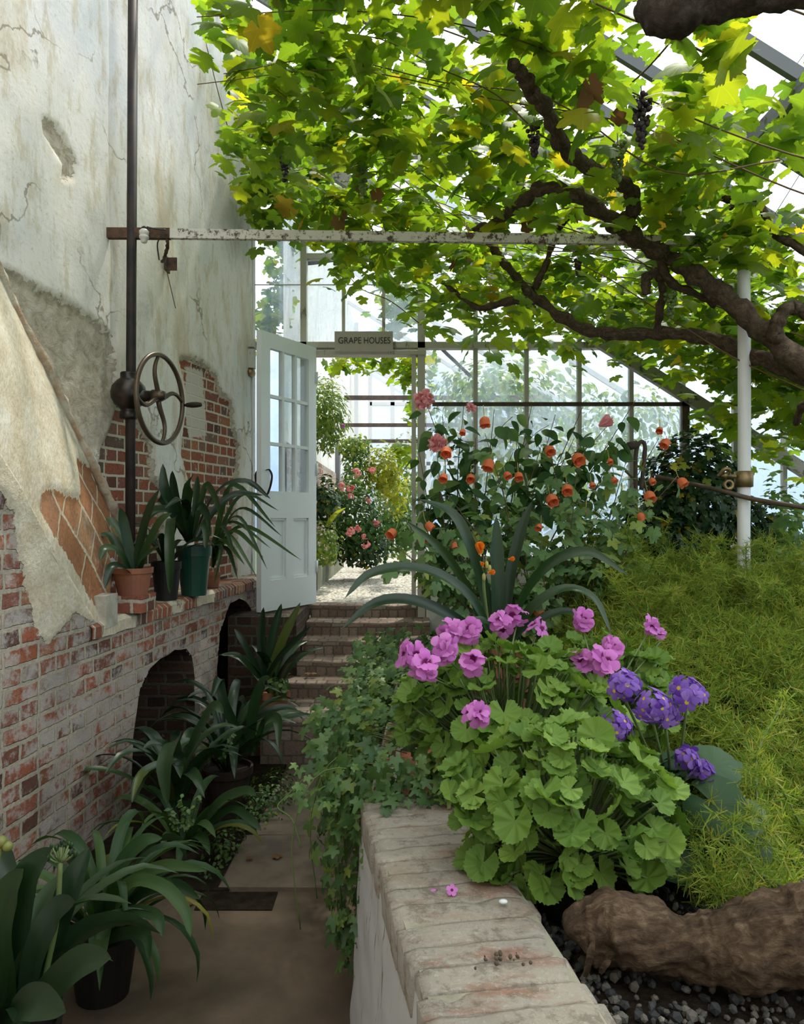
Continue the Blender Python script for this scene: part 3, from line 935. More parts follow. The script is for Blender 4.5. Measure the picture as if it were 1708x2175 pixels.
mb.add(S, Q, np.stack([gt * 1.18, gv * .55], 1))
mb.build('sloped_face', MAT['tile'], flue, attrs={'plaster': pl})
mb = MB()
mb.add(np.array([A3[0] + [-.05, 0, 0], B3[n_v - 1] * [1, 1, 1], [front_x(3.49), 3.49, .99], [rear_x(4.3), 4.30, .99]]), np.array([[0, 1, 2, 3]]), np.array([[0, .5], [.9, .5], [.9, 0], [0, 0]]))
mb.build('toe', MAT['brick_dark'], flue, smooth=False)
mb = MB()
q = np.array([A0 + t_ * (A1 - A0) for t_ in np.linspace(-.03, 2.2, 60)])
cp = np.stack([rear_x(q[:, 0]) + .045, q[:, 0], q[:, 1] + .02], 1)
tube(mb, cp, .026, 10, .9, 3, 16)
mb.build('raised_lip', MAT['lip'], flue)

# ----------------------------------------------------------------- floors, path, steps
mb = MB()
box(mb, -2.9, .35, -1.6, 6.3, -.12, 0)
fl = struct(mb.build('floor', MAT['concrete'], smooth=False, origin=(-1, 2.5, 0)), 'dark damp concrete floor of the lower path', 'floor')


def slab(x0, x1, y0, y1, lab):
    mb = MB()
    n = 14
    e = .006
    for (a, b, z) in ((0, 0, .0), (0, 0, .014), (e, e, .018)):
        pass
    V = np.array([[x0, y0, 0], [x1, y0, 0], [x1, y1, 0], [x0, y1, 0], [x0, y0, .014], [x1, y0, .014], [x1, y1, .014], [x0, y1, .014], [x0 + e, y0 + e, .019], [x1 - e, y0 + e, .019], [x1 - e, y1 - e, .019], [x0 + e, y1 - e, .019]])
    V[:, :2] += rng.normal(size=(4, 2))[[0, 1, 2, 3] * 3] * .008
    Q = [[8, 9, 10, 11]]
    for a in (0, 4):
        for k in range(4):
            Q.append([a + k, a + (k + 1) % 4, a + 4 + (k + 1) % 4, a + 4 + k])
    mb.add(V, np.array(Q))
    return tag(mb.build('paving_slab', MAT['slab'], smooth=False, origin=((x0 + x1) / 2, (y0 + y1) / 2, 0)), lab, 'paving slab', 'flagstones of the lower path')


slab(-.735, -.03, 3.09, 3.58, 'grey flagstone with fallen leaves on it, next to the concrete floor')
slab(-.70, -.03, 3.59, 4.14, 'grey flagstone between the leaf-strewn flagstone and the one before the steps')
slab(-.68, -.03, 4.15, 4.64, 'grey flagstone at the foot of the brick steps')
mb = MB()
box(mb, -1.75, -.70, 3.07, 5.3, -.02, .012)
box(mb, -.80, -.50, 2.93, 3.07, -.02, .004)
so = mb.build('planting_soil', MAT['soil'], smooth=False, origin=(-1.2, 4, 0))
tag(so, 'strip of dark bare soil between bench and path', 'soil', kind='stuff')

steps = thing('brick_steps', 'flight of worn brick steps rising to the open doorway', 'steps', (-.3, 5.4, 0))
nose = [6.30, 6.02, 5.75, 5.475, 5.23, 4.62]
back = [6.46] + nose[:5]
xl = [-.757, -.757, -.757, -.757, -.86, -.86]
for k in range(6):
    z1 = .783 - .103 * k
    x0, x1 = xl[k], .22
    z0 = z1 - (.105 if k < 5 else z1 + .01)
    y0, y1 = nose[k], back[k] + .02
    mb = MB()
    m = 24
    for s in range(m):                                    # slightly sagging, worn nosings
        xa, xb = x0 + (x1 - x0) * s / m, x0 + (x1 - x0) * (s + 1) / m
        da, db = [-.010 * math.sin(PI * (x - x0) / (x1 - x0)) + .006 * mnoise.noise(Vector((x * 9, k, 0))) for x in (xa, xb)]
        quad(mb, (xa, y0 + .008, z1 + da), (xb, y0 + .008, z1 + db), (xb, y1, z1), (xa, y1, z1), xb - xa, y1 - y0, xa + k * .3, 0)
        quad(mb, (xa, y0, z1 - .008 + da), (xb, y0, z1 - .008 + db), (xb, y0 + .008, z1 + db), (xa, y0 + .008, z1 + da), xb - xa, .008, xa + k * .3, 0)
        quad(mb, (xa, y0 + .004, z0), (xb, y0 + .004, z0), (xb, y0, z1 - .008 + db), (xa, y0, z1 - .008 + da), xb - xa, z1 - z0, xa + k * .17, .02)
    quad(mb, (x0, y1, z0), (x0, y0, z0), (x0, y0, z1 - .004), (x0, y1, z1 - .004), y1 - y0, z1 - z0)
    st = mb.build('step', MAT['step'], steps, smooth=False)
    if k == 5:
        st['label'] = 'deep paved landing'
# cheek wall beside the steps
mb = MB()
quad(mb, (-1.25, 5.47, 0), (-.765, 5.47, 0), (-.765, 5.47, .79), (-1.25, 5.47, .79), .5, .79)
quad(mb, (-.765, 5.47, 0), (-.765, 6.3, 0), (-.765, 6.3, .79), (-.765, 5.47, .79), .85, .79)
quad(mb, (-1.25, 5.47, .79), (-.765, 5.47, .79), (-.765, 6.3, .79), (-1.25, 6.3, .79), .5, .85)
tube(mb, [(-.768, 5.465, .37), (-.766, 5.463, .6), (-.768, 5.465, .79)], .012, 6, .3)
ck = mb.build('cheek_wall', MAT['shade_brown'], smooth=False, origin=(-1, 5.8, 0))
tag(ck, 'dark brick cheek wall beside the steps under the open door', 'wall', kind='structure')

# ----------------------------------------------------------------- planting bed and its walls
mb = MB()
box(mb, .02, 4.2, .4, 6.3, 0, .55)
bs = mb.build('bed_soil', MAT['soil'], smooth=False, origin=(2, 3, 0))
tag(bs, 'dark soil filling the raised planting bed', 'soil', kind='stuff')
pw = thing('planter_wall', 'low whitewashed brick planter wall with worn brick coping', 'wall', (.1, 1.6, 0), kind='thing')
e0, e1 = np.array([-.125, 2.285]), np.array([.075, 1.10])       # left edge of the coping, far to near
dirw = (e1 - e0) / np.linalg.norm(e1 - e0)
nrm = np.array([-dirw[1], dirw[0]])
if nrm[0] < 0:
    nrm = -nrm
Lw = np.linalg.norm(e1 - e0)
WW = .305
mb = MB()
s = 0.0
cid = 0
while s < Lw - .02:
    bw_ = rng.uniform(.060, .082)
    g = .0018
    off0, off1 = rng.normal() * .004, rng.normal() * .010
    nu = 12
    rows = []
    for fr in (0, .12, .5, .88, 1):
        for q_ in range(nu + 1):
            u = q_ / nu
            p2 = e0 + dirw * (s + g + (bw_ - 2 * g) * fr) + nrm * (-.004 + off0 * (1 - u) + u * (WW + off1))
            edge = (fr in (0, 1)) * .0018 + (q_ in (0, nu)) * .007
            z = .672 - edge + .007 * mnoise.noise(Vector((p2[0] * 16, p2[1] * 16, cid)))
            rows.append([p2[0], p2[1], z])
    top = np.array(rows)
    base = top.copy()
    base[:, 2] = .58
    k, m = np.meshgrid(np.arange(4), np.arange(nu), indexing='ij')
    Qt = np.stack([k * (nu + 1) + m, (k + 1) * (nu + 1) + m, (k + 1) * (nu + 1) + m + 1, k * (nu + 1) + m + 1], -1).reshape(-1, 4)
    N0 = len(top)
    ring = [q_ for q_ in range(nu + 1)] + [r_ * (nu + 1) + nu for r_ in range(1, 5)] + [4 * (nu + 1) + q_ for q_ in range(nu - 1, -1, -1)] + [r_ * (nu + 1) for r_ in range(3, 0, -1)]
    Qs = np.array([[ring[a], ring[(a + 1) % len(ring)], N0 + ring[(a + 1) % len(ring)], N0 + ring[a]] for a in range(len(ring))])
    mb.add(np.vstack([top, base]), np.vstack([Qt, Qs]))
    s += bw_
    cid += 1
mb.build('coping', MAT['coping'], pw)
mb = MB()                                                 # mortar bed seen in the joints + body of the wall
b2 = np.array([e0 + dirw * .004 + nrm * .012, e1 + nrm * .012, e1 + nrm * (WW - .01), e0 + dirw * .004 + nrm * (WW - .01)])
V = np.vstack([np.c_[b2, np.full(4, 0.0)], np.c_[b2, np.full(4, .668)]])
V[:4, :2] -= nrm * np.array([[.035], [.035], [0], [0]])
nz_ = 40
vv = np.linspace(0, 1, nz_)
rows = []
for a in range(31):
    for b in vv:
        u = a / 30
        p2 = e0 + dirw * (.004 + u * (Lw - .004)) + nrm * (.004 - .035 * (1 - b) + .006 * mnoise.noise(Vector((u * 12, b * 7, 2))))
        rows.append([p2[0], p2[1], b * .64])
k, m = np.meshgrid(np.arange(30), np.arange(nz_ - 1), indexing='ij')
mb.add(np.array(rows), np.stack([k * nz_ + m, (k + 1) * nz_ + m, (k + 1) * nz_ + m + 1, k * nz_ + m + 1], -1).reshape(-1, 4))
mb.build('whitewashed_face', MAT['whiteface'], pw)
mb = MB()
mb.add(V, box_vf(0, 1, 0, 1, 0, 1)[1])
mb.build('core', MAT['cap'], pw, smooth=False)
mb = MB()
quad(mb, (-.11, 2.3, 0), (.02, 5.25, 0), (.02, 5.25, .62), (-.11, 2.3, .62), 2.95, .62)
quad(mb, (-.11, 2.3, .62), (.02, 5.25, .62), (.2, 5.25, .62), (.1, 2.3, .62), 2.95, .2)
quad(mb, (-.11, 2.3, .62), (.17, 2.33, .62), (.17, 2.33, 0), (-.11, 2.3, 0), .3, .62)
rw = mb.build('retaining_wall', MAT['brick_dark'], smooth=False, origin=(0, 3.7, 0))
tag(rw, 'ivy-covered low brick wall holding the bed along the path', 'wall', kind='structure')

# ----------------------------------------------------------------- glazed gable
GY = 6.35
def gx(px): return (px - 854) / F * GY
def gz_(py): return EYE + (1095 - py) / F * GY
def roof_z(X): return 3.66 - .627 * (X - 1.9)
mb = MB()
m2 = MB()
def vbar(px, w, z0, z1, d=.06, m=mb):
    x = gx(px)
    box(m, x - w / 2, x + w / 2, GY - d / 2, GY + d / 2, z0, min(z1, roof_z(x)))
def hbar(p0, p1, py, h, d=.07, m=mb, y=GY):
    z = gz_(py)
    box(m, gx(p0), gx(p1), y - d / 2, y + d / 2, z - h / 2, z + h / 2)
vbar(530, .075, .78, 5.6, .12)
vbar(646, .05, .78, 5.2, .10)
vbar(895, .06, .6, 4.6, .10)
vbar(879, .035, .76, gz_(757), .11)
for px in (730, 815):
    vbar(px, .026, gz_(735), 5.2, .045)
for px in (1010, 1118, 1230, 1340, 1450, 1560, 1665, 1775, 1890):
    vbar(px, .034, .8, 5.0, .05, m2)
hbar(524, 1290, 735, .050, .10)
hbar(646, 905, 752, .035, .12)
hbar(646, 900, 546, .042, .07)
hbar(900, 1340, 300, .05, .07)
hbar(646, 900, 330, .04, .07)
for py in (450, 605):
    hbar(540, 640, py, .006, .012, m2)
for py in (605, 385):
    hbar(656, 886, py, .006, .012, m2)
hbar(905, 1900, 1192, .09, .12)
for m_ in m2.V:
    pass
wb = mb.build('wall_back', MAT['wood'], smooth=False, origin=(0, GY, 0))
struct(wb, 'glazed white timber partition across the end of the house', 'wall')
gb = m2.build('trim_3', MAT['woodbar'], smooth=False, origin=(0, GY, 0))
struct(gb, 'thin upright glazing bars of the partition', 'glazing bars')
mb = MB()
box(mb, gx(905), 4.2, GY - .06, GY + .06, .0, gz_(1195))
struct(mb.build('baseboard_back', MAT['farwall'], smooth=False, origin=(2, GY, 0)), 'pale base wall under the partition glass', 'wall base')
bars = [905, 1010, 1118, 1230, 1340, 1450, 1560, 1665, 1775, 1890]
def pane(m, p0, p1, z0, z1):
    x0, x1 = gx(p0), gx(p1)
    za, zb = min(z1, roof_z(x0)), min(z1, roof_z(x1))
    m.add(np.array([[x0, GY, z0], [x1, GY, z0], [x1, GY, zb], [x0, GY, za]]), np.array([[0, 1, 2, 3]]))
def win(name, lab, lst):
    m = MB()
    for p in lst:
        pane(m, *p)
    struct(m.build(name, MAT['glass'], smooth=False, origin=(gx(lst[0][0]), GY, lst[0][2])), lab, 'window')
win('window_1', 'tall limed glass light beside the plaster wall', [(536, 642, gz_(735), 5.5), (536, 650, .80, gz_(735))])
win('window_2', 'limed glass panes above the doorway', [(650, 728, gz_(735), 5.5), (732, 813, gz_(735), 5.5), (817, 890, gz_(735), 5.5)])
win('window_3', 'limed glass panes above the partition crossbar, right of the doorway', [(a, b, gz_(735), 5.5) for a, b in zip(bars[:-1], bars[1:])])
win('window_4', 'limed glass panes below the partition crossbar, behind the flowering shrubs', [(a, b, gz_(1192), gz_(735)) for a, b in zip(bars[:-1], bars[1:])])
mb = MB()
bar(mb, (gx(525), 6.27, gz_(258)), (4.15, 6.27, gz_(258) - (4.15 - gx(525)) * (1066 - 258) / (1800 - 525)), .07, .105)
struct(mb.build('trim_1', MAT['beam'], smooth=False, origin=(1, 6.27, 3)), 'mildewed sloping beam across the glazed partition', 'beam')
mb = MB()
box(mb, gx(918), gx(1562), 6.27, 6.30, gz_(865), gz_(857))
box(mb, gx(1450) - .03, gx(1450) + .03, 6.27, 6.31, .9, gz_(850))
struct(mb.build('trim_2', MAT['rail'], smooth=False, origin=(1, 6.28, 2)), 'dark brown rail across the partition glass', 'rail')
# roof
rf = thing('roof', 'sloping glass roof on timber rafters', 'roof', (1, 3, 4), kind='structure')
X0, X1 = -1.75, 4.2
ys_r = [.9 + .55 * k for k in range(11)]
for y in ys_r:
    mb = MB()
    bar(mb, (X0, y, roof_z(X0) - .03), (X1, y, roof_z(X1) - .03), .036, .065)
    mb.build('rafter', MAT['rafter'], rf, smooth=False)
mb = MB()
mb.add(np.array([[X0, -1.5, roof_z(X0) + .03], [X1, -1.5, roof_z(X1) + .03], [X1, 22, roof_z(X1) + .03], [X0, 22, roof_z(X0) + .03]]), np.array([[0, 1, 2, 3]]))
mb.build('glass', MAT['roofglass'], rf, smooth=False)
mb = MB()
bar(mb, (1.9, .6, roof_z(1.9) - .11), (1.9, 6.3, roof_z(1.9) - .11), .05, .08)
mb.build('purlin', MAT['rafter'], rf, smooth=False)
mb = MB()
for k in range(7):
    y = 7.4 + 2.2 * k
    bar(mb, (-1.0, y, roof_z(-1.0) - .03), (X1, y, roof_z(X1) - .03), .045, .06)
mb.build('far_rafters', MAT['post'], rf, smooth=False)
# right-hand eaves wall
mb = MB()
box(mb, 4.15, 4.27, .3, 22, 0, 1.0)
struct(mb.build('wall_right', MAT['farwall'], smooth=False, origin=(4.2, 6, 0)), 'pale low eaves wall under the side glass', 'wall')
mb = MB()
mb.add(np.array([[4.2, .3, 1.0], [4.2, 22, 1.0], [4.2, 22, 2.25], [4.2, .3, 2.25]]), np.array([[0, 1, 2, 3]]))
struct(mb.build('window_5', MAT['glass'], smooth=False, origin=(4.2, 6, 1)), 'low side glazing beyond the planting bed', 'window')

# ----------------------------------------------------------------- the open door
hinge = np.array([-.705, 6.27])
free = np.array([-1.045, 5.655])
du = free - hinge
DW = np.linalg.norm(du)
du /= DW
dn = np.array([du[1], -du[0]])
if dn[0] < 0:
    dn = -dn                                             # face towards the path
door = thing('door_1', 'open white half-glazed door swung back beside the wall', 'door', (hinge[0], hinge[1], .80), kind='structure')
DZ = .80
def dbox(mb, u0, u1, z0, z1, t0=-.045, t1=0.0):
    V, Q = box_vf(u0, u1, t0, t1, z0, z1)
    W = np.c_[hinge + V[:, 0:1] * du + V[:, 1:2] * dn, V[:, 2] + DZ]
    return mb.add(W, Q)
mb = MB()
st = .105
zt, zg, zp1, zp0, H = 1.985, .905, .70, .23, 2.10
dbox(mb, 0, st, 0, H)
dbox(mb, DW - st, DW, 0, H)
dbox(mb, st, DW - st, zt, H)
dbox(mb, st, DW - st, zp1, zg)
dbox(mb, st, DW - st, 0, zp0)
dbox(mb, DW / 2 - .045, DW / 2 + .045, zp0, zp1)
mb.build('door_frame', MAT['door'], door, smooth=False)
mb = MB()
gw = DW - 2 * st
for k in (1, 2):
    dbox(mb, st + gw * k / 3 - .012, st + gw * k / 3 + .012, zg, zt, -.04, -.004)
    z = zg + (zt - zg) * k / 3
    dbox(mb, st, DW - st, z - .012, z + .012, -.038, -.006)
mb.build('glazing_bars', MAT['door'], door, smooth=False)
mb = MB()
dbox(mb, st, DW - st, zg, zt, -.026, -.022)
mb.build('glass_panes', MAT['doorglass'], door, smooth=False)
for (a, b) in ((st, DW / 2 - .045), (DW / 2 + .045, DW - st)):
    mb = MB()
    dbox(mb, a, b, zp0, zp1, -.035, -.022)
    dbox(mb, a, b, zp0, zp0 + .018, -.03, -.008)
    dbox(mb, a, b, zp1 - .018, zp1, -.03, -.010)
    dbox(mb, a, a + .016, zp0, zp1, -.03, -.010)
    dbox(mb, b - .016, b, zp0, zp1, -.03, -.010)
    mb.build('panel', MAT['door'], door, smooth=False)
for side in (1, -1):
    mb = MB()
    t0 = .0 if side == 1 else -.045
    c = lambda z, t: np.r_[hinge + du * (DW - .055) + dn * (t0 + side * t), z]
    tube(mb, spline([c(1.86, 0), c(1.862, .03), c(1.82, .055), c(1.75, .045), c(1.69, .02), c(1.66, .0)], 6), [.004] * 6 + [.008] * 20 + [.004] * 5, 8)
    o = mb.build('pull_handle', MAT['iron'], door)
    o['label'] = 'curved black pull'
mb = MB()
dbox(mb, DW - .075, DW - .035, 1.06, 1.16, -.002, .004)
mb.build('lock_plate', MAT['door'], door, smooth=False)
for z in (.25, 1.05, 1.8):
    mb = MB()
    lathe(mb, np.r_[hinge + dn * .006, DZ + z], [(0, 0), (.009, 0), (.009, .1), (0, .1)], 8)
    mb.build('hinge', MAT['door'], door)

# sign over the doorway
sign = thing('sign', 'taupe board reading GRAPE HOUSES fixed over the doorway', 'sign', (gx(774), 6.25, gz_(731)))
mb = MB()
x0, x1, z0, z1 = gx(713), gx(835), gz_(752), gz_(710)
box(mb, x0, x1, 6.248, 6.268, z0, z1)
mb.build('board', MAT['sign'], sign, smooth=False)
def word(txt, xc, width, height):
    cu = bpy.data.curves.new('lettering', 'FONT')
    cu.body = txt
    cu.size = .073
    cu.align_x = 'CENTER'
    cu.align_y = 'CENTER'
    cu.extrude = .001
    tmp = bpy.data.objects.new('lettering_curve', cu)
    COL.objects.link(tmp)
    dg = bpy.context.evaluated_depsgraph_get()
    me = bpy.data.meshes.new_from_object(tmp.evaluated_get(dg))
    bpy.data.objects.remove(tmp)
    xs = [v.co.x for v in me.vertices]
    zs_ = [v.co.y for v in me.vertices]
    cx, cz = (max(xs) + min(xs)) / 2, (max(zs_) + min(zs_)) / 2
    for v in me.vertices:
        v.co.x -= cx
        v.co.y -= cz
    o = bpy.data.objects.new('lettering', me)
    COL.objects.link(o)
    me.materials.clear()
    me.materials.append(MAT['letter'])
    o.parent = sign
    o.rotation_euler = (PI / 2, 0, 0)
    o.scale = (width / (max(xs) - min(xs)), height / (max(zs_) - min(zs_)), 1)
    o.location = (xc - gx(774), -.0045, gz_(729) - gz_(731))
    o['label'] = 'dark capital letters ' + txt


word('GRAPE', gx(745), gx(769) - gx(721), .052)
word('HOUSES', gx(802), gx(829) - gx(774), .052)
for px in (722, 826):
    mb = MB()
    lathe(mb, (gx(px), 6.249, gz_(748)), [(0, .002), (.004, .0015), (.005, 0)], 8, axis=(0, -1, 0))
    mb.build('screw', MAT['ceramic'], sign)

# ----------------------------------------------------------------- pipe with crank, tie bar, post
PY = 4.2
pp = P(280, 838, PY)
crank = thing('ventilator_crank', 'black iron standpipe with bulbous gearbox and spoked handwheel', 'crank gear', (pp[0], PY, 1.035))
mb = MB()
xa = P(270.5, 400, PY)[0]
xb = P(283, 0, PY)[0]
tube(mb, [(P(277, 0, PY)[0], PY, 1.0), (P(277, 0, PY)[0], PY, 2.0), (P(278, 0, PY)[0], PY, 2.15), (P(283, 0, PY)[0], PY, 4.7)], .0265, 16)
mb.build('pipe', MAT['iron'], crank)
mb = MB()
gc = P(273, 838, PY)
prof = [(0, -.135), (.045, -.135), (.048, -.13), (.048, -.095), (.04, -.09), (.044, -.08), (.075, -.055), (.093, -.02), (.096, .01), (.088, .045), (.06, .078), (.044, .088), (.044, .115), (.04, .122), (0, .122)]
lathe(mb, gc, prof, 28)
mb.build('gear_housing', MAT['gear'], crank)
nv = np.array([.976, -.216, 0])
tv = np.array([.216, .976, 0])
wc = P(342, 850, PY)
hub = gc + nv * .195
wc = np.array([hub[0], hub[1], P(0, 850, PY)[2]])
mb = MB()
lathe(mb, gc + np.array([0, 0, -.012]) + nv * .06, [(.05, 0), (.05, .02), (.032, .03), (.028, .085), (.034, .09), (.034, .12), (.03, .135), (.022, .16), (0, .162)], 20, axis=nv)
mb.build('shaft', MAT['gear'], crank)
R = .240
mb = MB()
aa = np.linspace(0, 2 * PI, 61)
tube(mb, np.array([wc + R * (math.cos(a) * tv + math.sin(a) * np.array([0, 0, 1])) for a in aa]), .0135, 10, cap=False)
whl = mb.build('handwheel', MAT['wheel'], crank)
for k in range(4):
    a = PI / 2 * k + .05
    mb = MB()
    pts_ = []
    for r_ in np.linspace(.01, R, 12):
        b = a + .33 * math.sin(r_ / R * PI)
        pts_.append(wc + r_ * (math.cos(b) * tv + math.sin(b) * np.array([0, 0, 1])) - nv * .014 * (1 - r_ / R))
    tube(mb, pts_, np.linspace(.015, .010, 12), 8)
    mb.build('spoke', MAT['wheel'], whl)
mb = MB()
hp = wc + R * tv
lathe(mb, hp, [(.008, -.005), (.008, .022), (.012, .026), (.017, .06), (.0165, .09), (.011, .118), (0, .122)], 14, axis=nv)
mb.build('handle', MAT['iron'], crank)

zb = P(0, 497, PY)[2]
tb = thing('tie_bar', 'rust-speckled white iron bar running level from wall to post', 'bar', (.2, PY, zb))
mb = MB()
a, b = P(352, 497, PY), P(1562, 513, PY)
bar(mb, a, b, .03, .052)
mb.build('bar', MAT['rust_bar'], tb, smooth=False)
mb = MB()
bar(mb, (rear_x(PY) - .0, PY + .0, zb + .003), P(362, 497, PY), .036, .056)
o = mb.build('wall_end', MAT['rust'], tb, smooth=False)
o['label'] = 'rust-black bar end'
ins = thing('insulator', 'small white porcelain insulator under the rusty bar end', 'insulator', P(306, 497, PY - .03))
mb = MB()
lathe(mb, P(306, 516, PY - .045), [(0, 0), (.012, 0), (.017, .006), (.02, .02), (.026, .026), (.026, .036), (.022, .04), (.026, .046), (.026, .064), (.016, .074), (0, .076)], 18)
mb.build('body', MAT['ceramic'], ins)
mb = MB()
tube(mb, spline([P(312, 482, PY - .04), P(330, 486, PY - .04), P(352, 488, PY - .04)], 6), .004, 6)
tube(mb, spline([P(300, 486, PY - .04), P(306, 482, PY - .045), P(312, 484, PY - .04)], 6), .006, 6)
mb.build('tie_wire', MAT['wire'], ins)
rb = thing('wall_bracket', 'small rusted plate bracket hanging on the plaster below the bar', 'bracket', P(338, 562, 4.55))
mb = MB()
D_ = on_rear(338, 562)[0]
c = P(336, 563, D_)
bar(mb, c + [.06, -.01, -.045], c + [.06, -.01, .045], .09, .012, (1, 0, 0))
bar(mb, c + [.09, -.02, -.04], c + [.09, -.02, .04], .012, .07, (1, 0, 0))
mb.build('plate', MAT['rust'], rb, smooth=False)
mb = MB()
tube(mb, spline([P(352, 495, 4.18), P(356, 520, 4.22), P(350, 545, 4.3), P(345, 556, 4.5)], 8), .009, 6, .6, 2, 60)
tube(mb, spline([P(352, 497, 4.18), P(335, 515, 4.3), P(338, 552, 4.6)], 6), .004, 6)
mb.build('hanger', MAT['rust'], rb)
mb = MB()
tube(mb, spline([P(352, 565, 4.5), P(360, 600, 4.6), P(373, 655, 4.72)], 6), .0025, 5)
mb.build('dangling_cord', MAT['cane'], rb)

px_ = P(1580, 500, PY)[0]
post = thing('support_post', 'slim white iron post rising from the fern bed to the roof', 'post', (px_, PY, .55))
mb = MB()
tube(mb, [(px_, PY, .5), (px_, PY, 1.5), (px_ + .004, PY, 2.0), (px_, PY, 3.0), (px_, PY, P(0, 300, PY)[2])], .034, 18)
mb.build('pole', MAT['post'], post)
mb = MB()
zt_ = P(0, 330, PY)[2]
lathe(mb, (px_, PY, zt_), [(.036, 0), (.045, .01), (.045, .04), (.06, .06), (.062, .10), (.05, .13), (.045, .15)], 18)
bar(mb, (px_ - .07, PY, zt_ + .19), (px_ + .10, PY, zt_ + .09), .08, .07)
mb.build('head_bracket', MAT['rust_bar'], post)
cl = P(1583, 1018, PY)
mb = MB()
lathe(mb, (px_, PY, cl[2] - .045), [(.036, 0), (.049, .004), (.050, .085), (.036, .09)], 18)
co = mb.build('clamp_collar', MAT['brass'], post)
mb = MB()
lathe(mb, P(1562, 1012, PY - .02), [(.012, 0), (.012, .05), (.02, .055), (.02, .07), (.010, .075), (.010, .10), (0, .105)], 12, axis=(-1, -.1, .05))
tube(mb, spline([P(1528, 1010, PY - .03), P(1540, 996, PY - .05), P(1550, 1000, PY - .04), P(1538, 1012, PY - .02)], 6), .011, 8)
mb.build('thumbscrew', MAT['brass'], co)
mb = MB()
rc = P(1548, 1030, PY - .03)
tube(mb, np.array([rc + .022 * (math.cos(a) * np.array([1, 0, 0]) + math.sin(a) * np.array([0, 0, 1])) for a in np.linspace(0, 2 * PI, 19)]), .010, 8, cap=False)
mb.build('ring', MAT['brass'], co)
ir = MB()
tube(ir, spline([P(1395, 1012, 4.7), P(1480, 1030, 4.4), P(1540, 1044, 4.17), P(1600, 1060, 4.13), P(1720, 1080, 3.9)], 10), .0125, 10, .15, 4, 20)
tag(ir.build('iron_rod', MAT['rail'], origin=P(1560, 1048, 4.2)), 'thin brown iron rod crossing the white post at clamp height', 'rod')
hk = MB()
tube(hk, spline([P(1352, 1110, 5.0), P(1350, 1000, 5.0), P(1352, 955, 5.0), P(1362, 938, 5.0), P(1370, 950, 5.0), P(1366, 1000, 5.0), P(1362, 1040, 5.0)], 8), .014, 10, .15, 1, 20)
tube(hk, [P(1335, 948, 4.98), P(1352, 944, 5.0)], .028, 10)
tag(hk.build('bent_pipe', MAT['rail'], origin=P(1352, 1110, 5.0)), 'rusty pipe bent into a hook behind the orange-flowered shrub', 'pipe')
sw = thing('switch_box', 'small grey electrical box with round knob on the timber post', 'switch', P(532, 760, 6.26))
mb = MB()
a, b = P(523, 782, 6.24), P(541, 742, 6.24)
box(mb, a[0], b[0], 6.22, 6.29, a[2], b[2])
box(mb, a[0] - .01, b[0] + .0, 6.21, 6.29, P(0, 738, 6.24)[2], P(0, 722, 6.24)[2])
mb.build('case', MAT['wood'], sw, smooth=False)
mb = MB()
lathe(mb, P(533, 792, 6.26), [(.034, -.03), (.034, .03), (.024, .04), (.02, .05), (0, .05)], 18, axis=(0, -1, 0))
mb.build('knob', MAT['brass'], sw)

# ----------------------------------------------------------------- next house through the doorway
mb = MB()
box(mb, -1.1, 4.2, 6.42, 22, .68, .781)
struct(mb.build('floor_far', MAT['pea_gravel'], smooth=False, origin=(0, 9, .78)), 'pale pea gravel floor of the next house', 'floor')
mb = MB()
quad(mb, (-1.0, 6.42, .6), (-1.0, 22, .6), (-1.0, 22, 5.5), (-1.0, 6.42, 5.5), 15.5, 4.9)
struct(mb.build('wall_far', MAT['farwall'], smooth=False, origin=(-1, 12, 0)), 'bright limewashed wall of the next house', 'wall')
mb = MB()
quad(mb, (-.985, 6.5, .78), (-.985, 13, .78), (-.985, 13, 2.15), (-.985, 6.5, 2.15), 6.5, 1.37)
o = mb.build('trim_4', MAT['bench'], smooth=False, origin=(-1, 9, 0), attrs={'plaster': np.full(4, -.2)})
struct(o, 'band of bare brick low on the far wall', 'brickwork')
kb = MB()
for k in range(9):
    y = 6.5 + k * .5
    box(kb, -.97, -.84 + rng.normal() * .004, y + .004, y + .496, .78, 1.015 + rng.normal() * .004)
tag(kb.build('stone_kerb', MAT['stone'], smooth=False, origin=(-.9, 8, .78)), 'lichened stone kerb edging the plants beyond the doorway', 'kerb')
for py, lab in ((845, 'upper dark rail crossing the next house'), (903, 'middle dark rail crossing the next house, below the upper one'), (937, 'lowest dark rail crossing the next house')):
    mb = MB()
    a, b = P(725, py, 13.2), P(930, py, 13.2)
    bar(mb, a, b + [2.0, 0, 0], .06, .075 if py < 900 else .06)
    tag(mb.build('cross_rail', MAT['rail'], smooth=False, origin=a), lab, 'rail', 'rails across the next house')
mb = MB()
for px in (757, 786, 834, 868, 910, 960, 1010):
    a = P(px, 1100, 15)
    box(mb, a[0] - .04, a[0] + .04, 14.97, 15.03, .8, roof_z(a[0]) - .1)
a, b = P(780, 770, 15), P(1010, 900, 15)
bar(mb, a, b, .05, .16)
for py in (858, 985):
    a, b = P(786, py, 15), P(1200, py, 15)
    bar(mb, a, b, .06, .07)
struct(mb.build('wall_far_end', MAT['post'], smooth=False, origin=(0, 15, 1)), 'white glazed partition at the end of the next house', 'wall')
mb = MB()
mb.add(np.array([[-.6, 15, .8], [4.2, 15, .8], [4.2, 15, roof_z(4.2)], [-.6, 15, roof_z(-.6)]]), np.array([[0, 1, 2, 3]]))
struct(mb.build('window_6', MAT['glass'], smooth=False, origin=(0, 15, 1)), 'bluish glass of the far partition', 'window')
fp = MB()
a = P(714, 1100, 11.5)
box(fp, a[0] - .06, a[0] + .06, 11.4, 11.6, .78, P(0, 945, 11.5)[2])
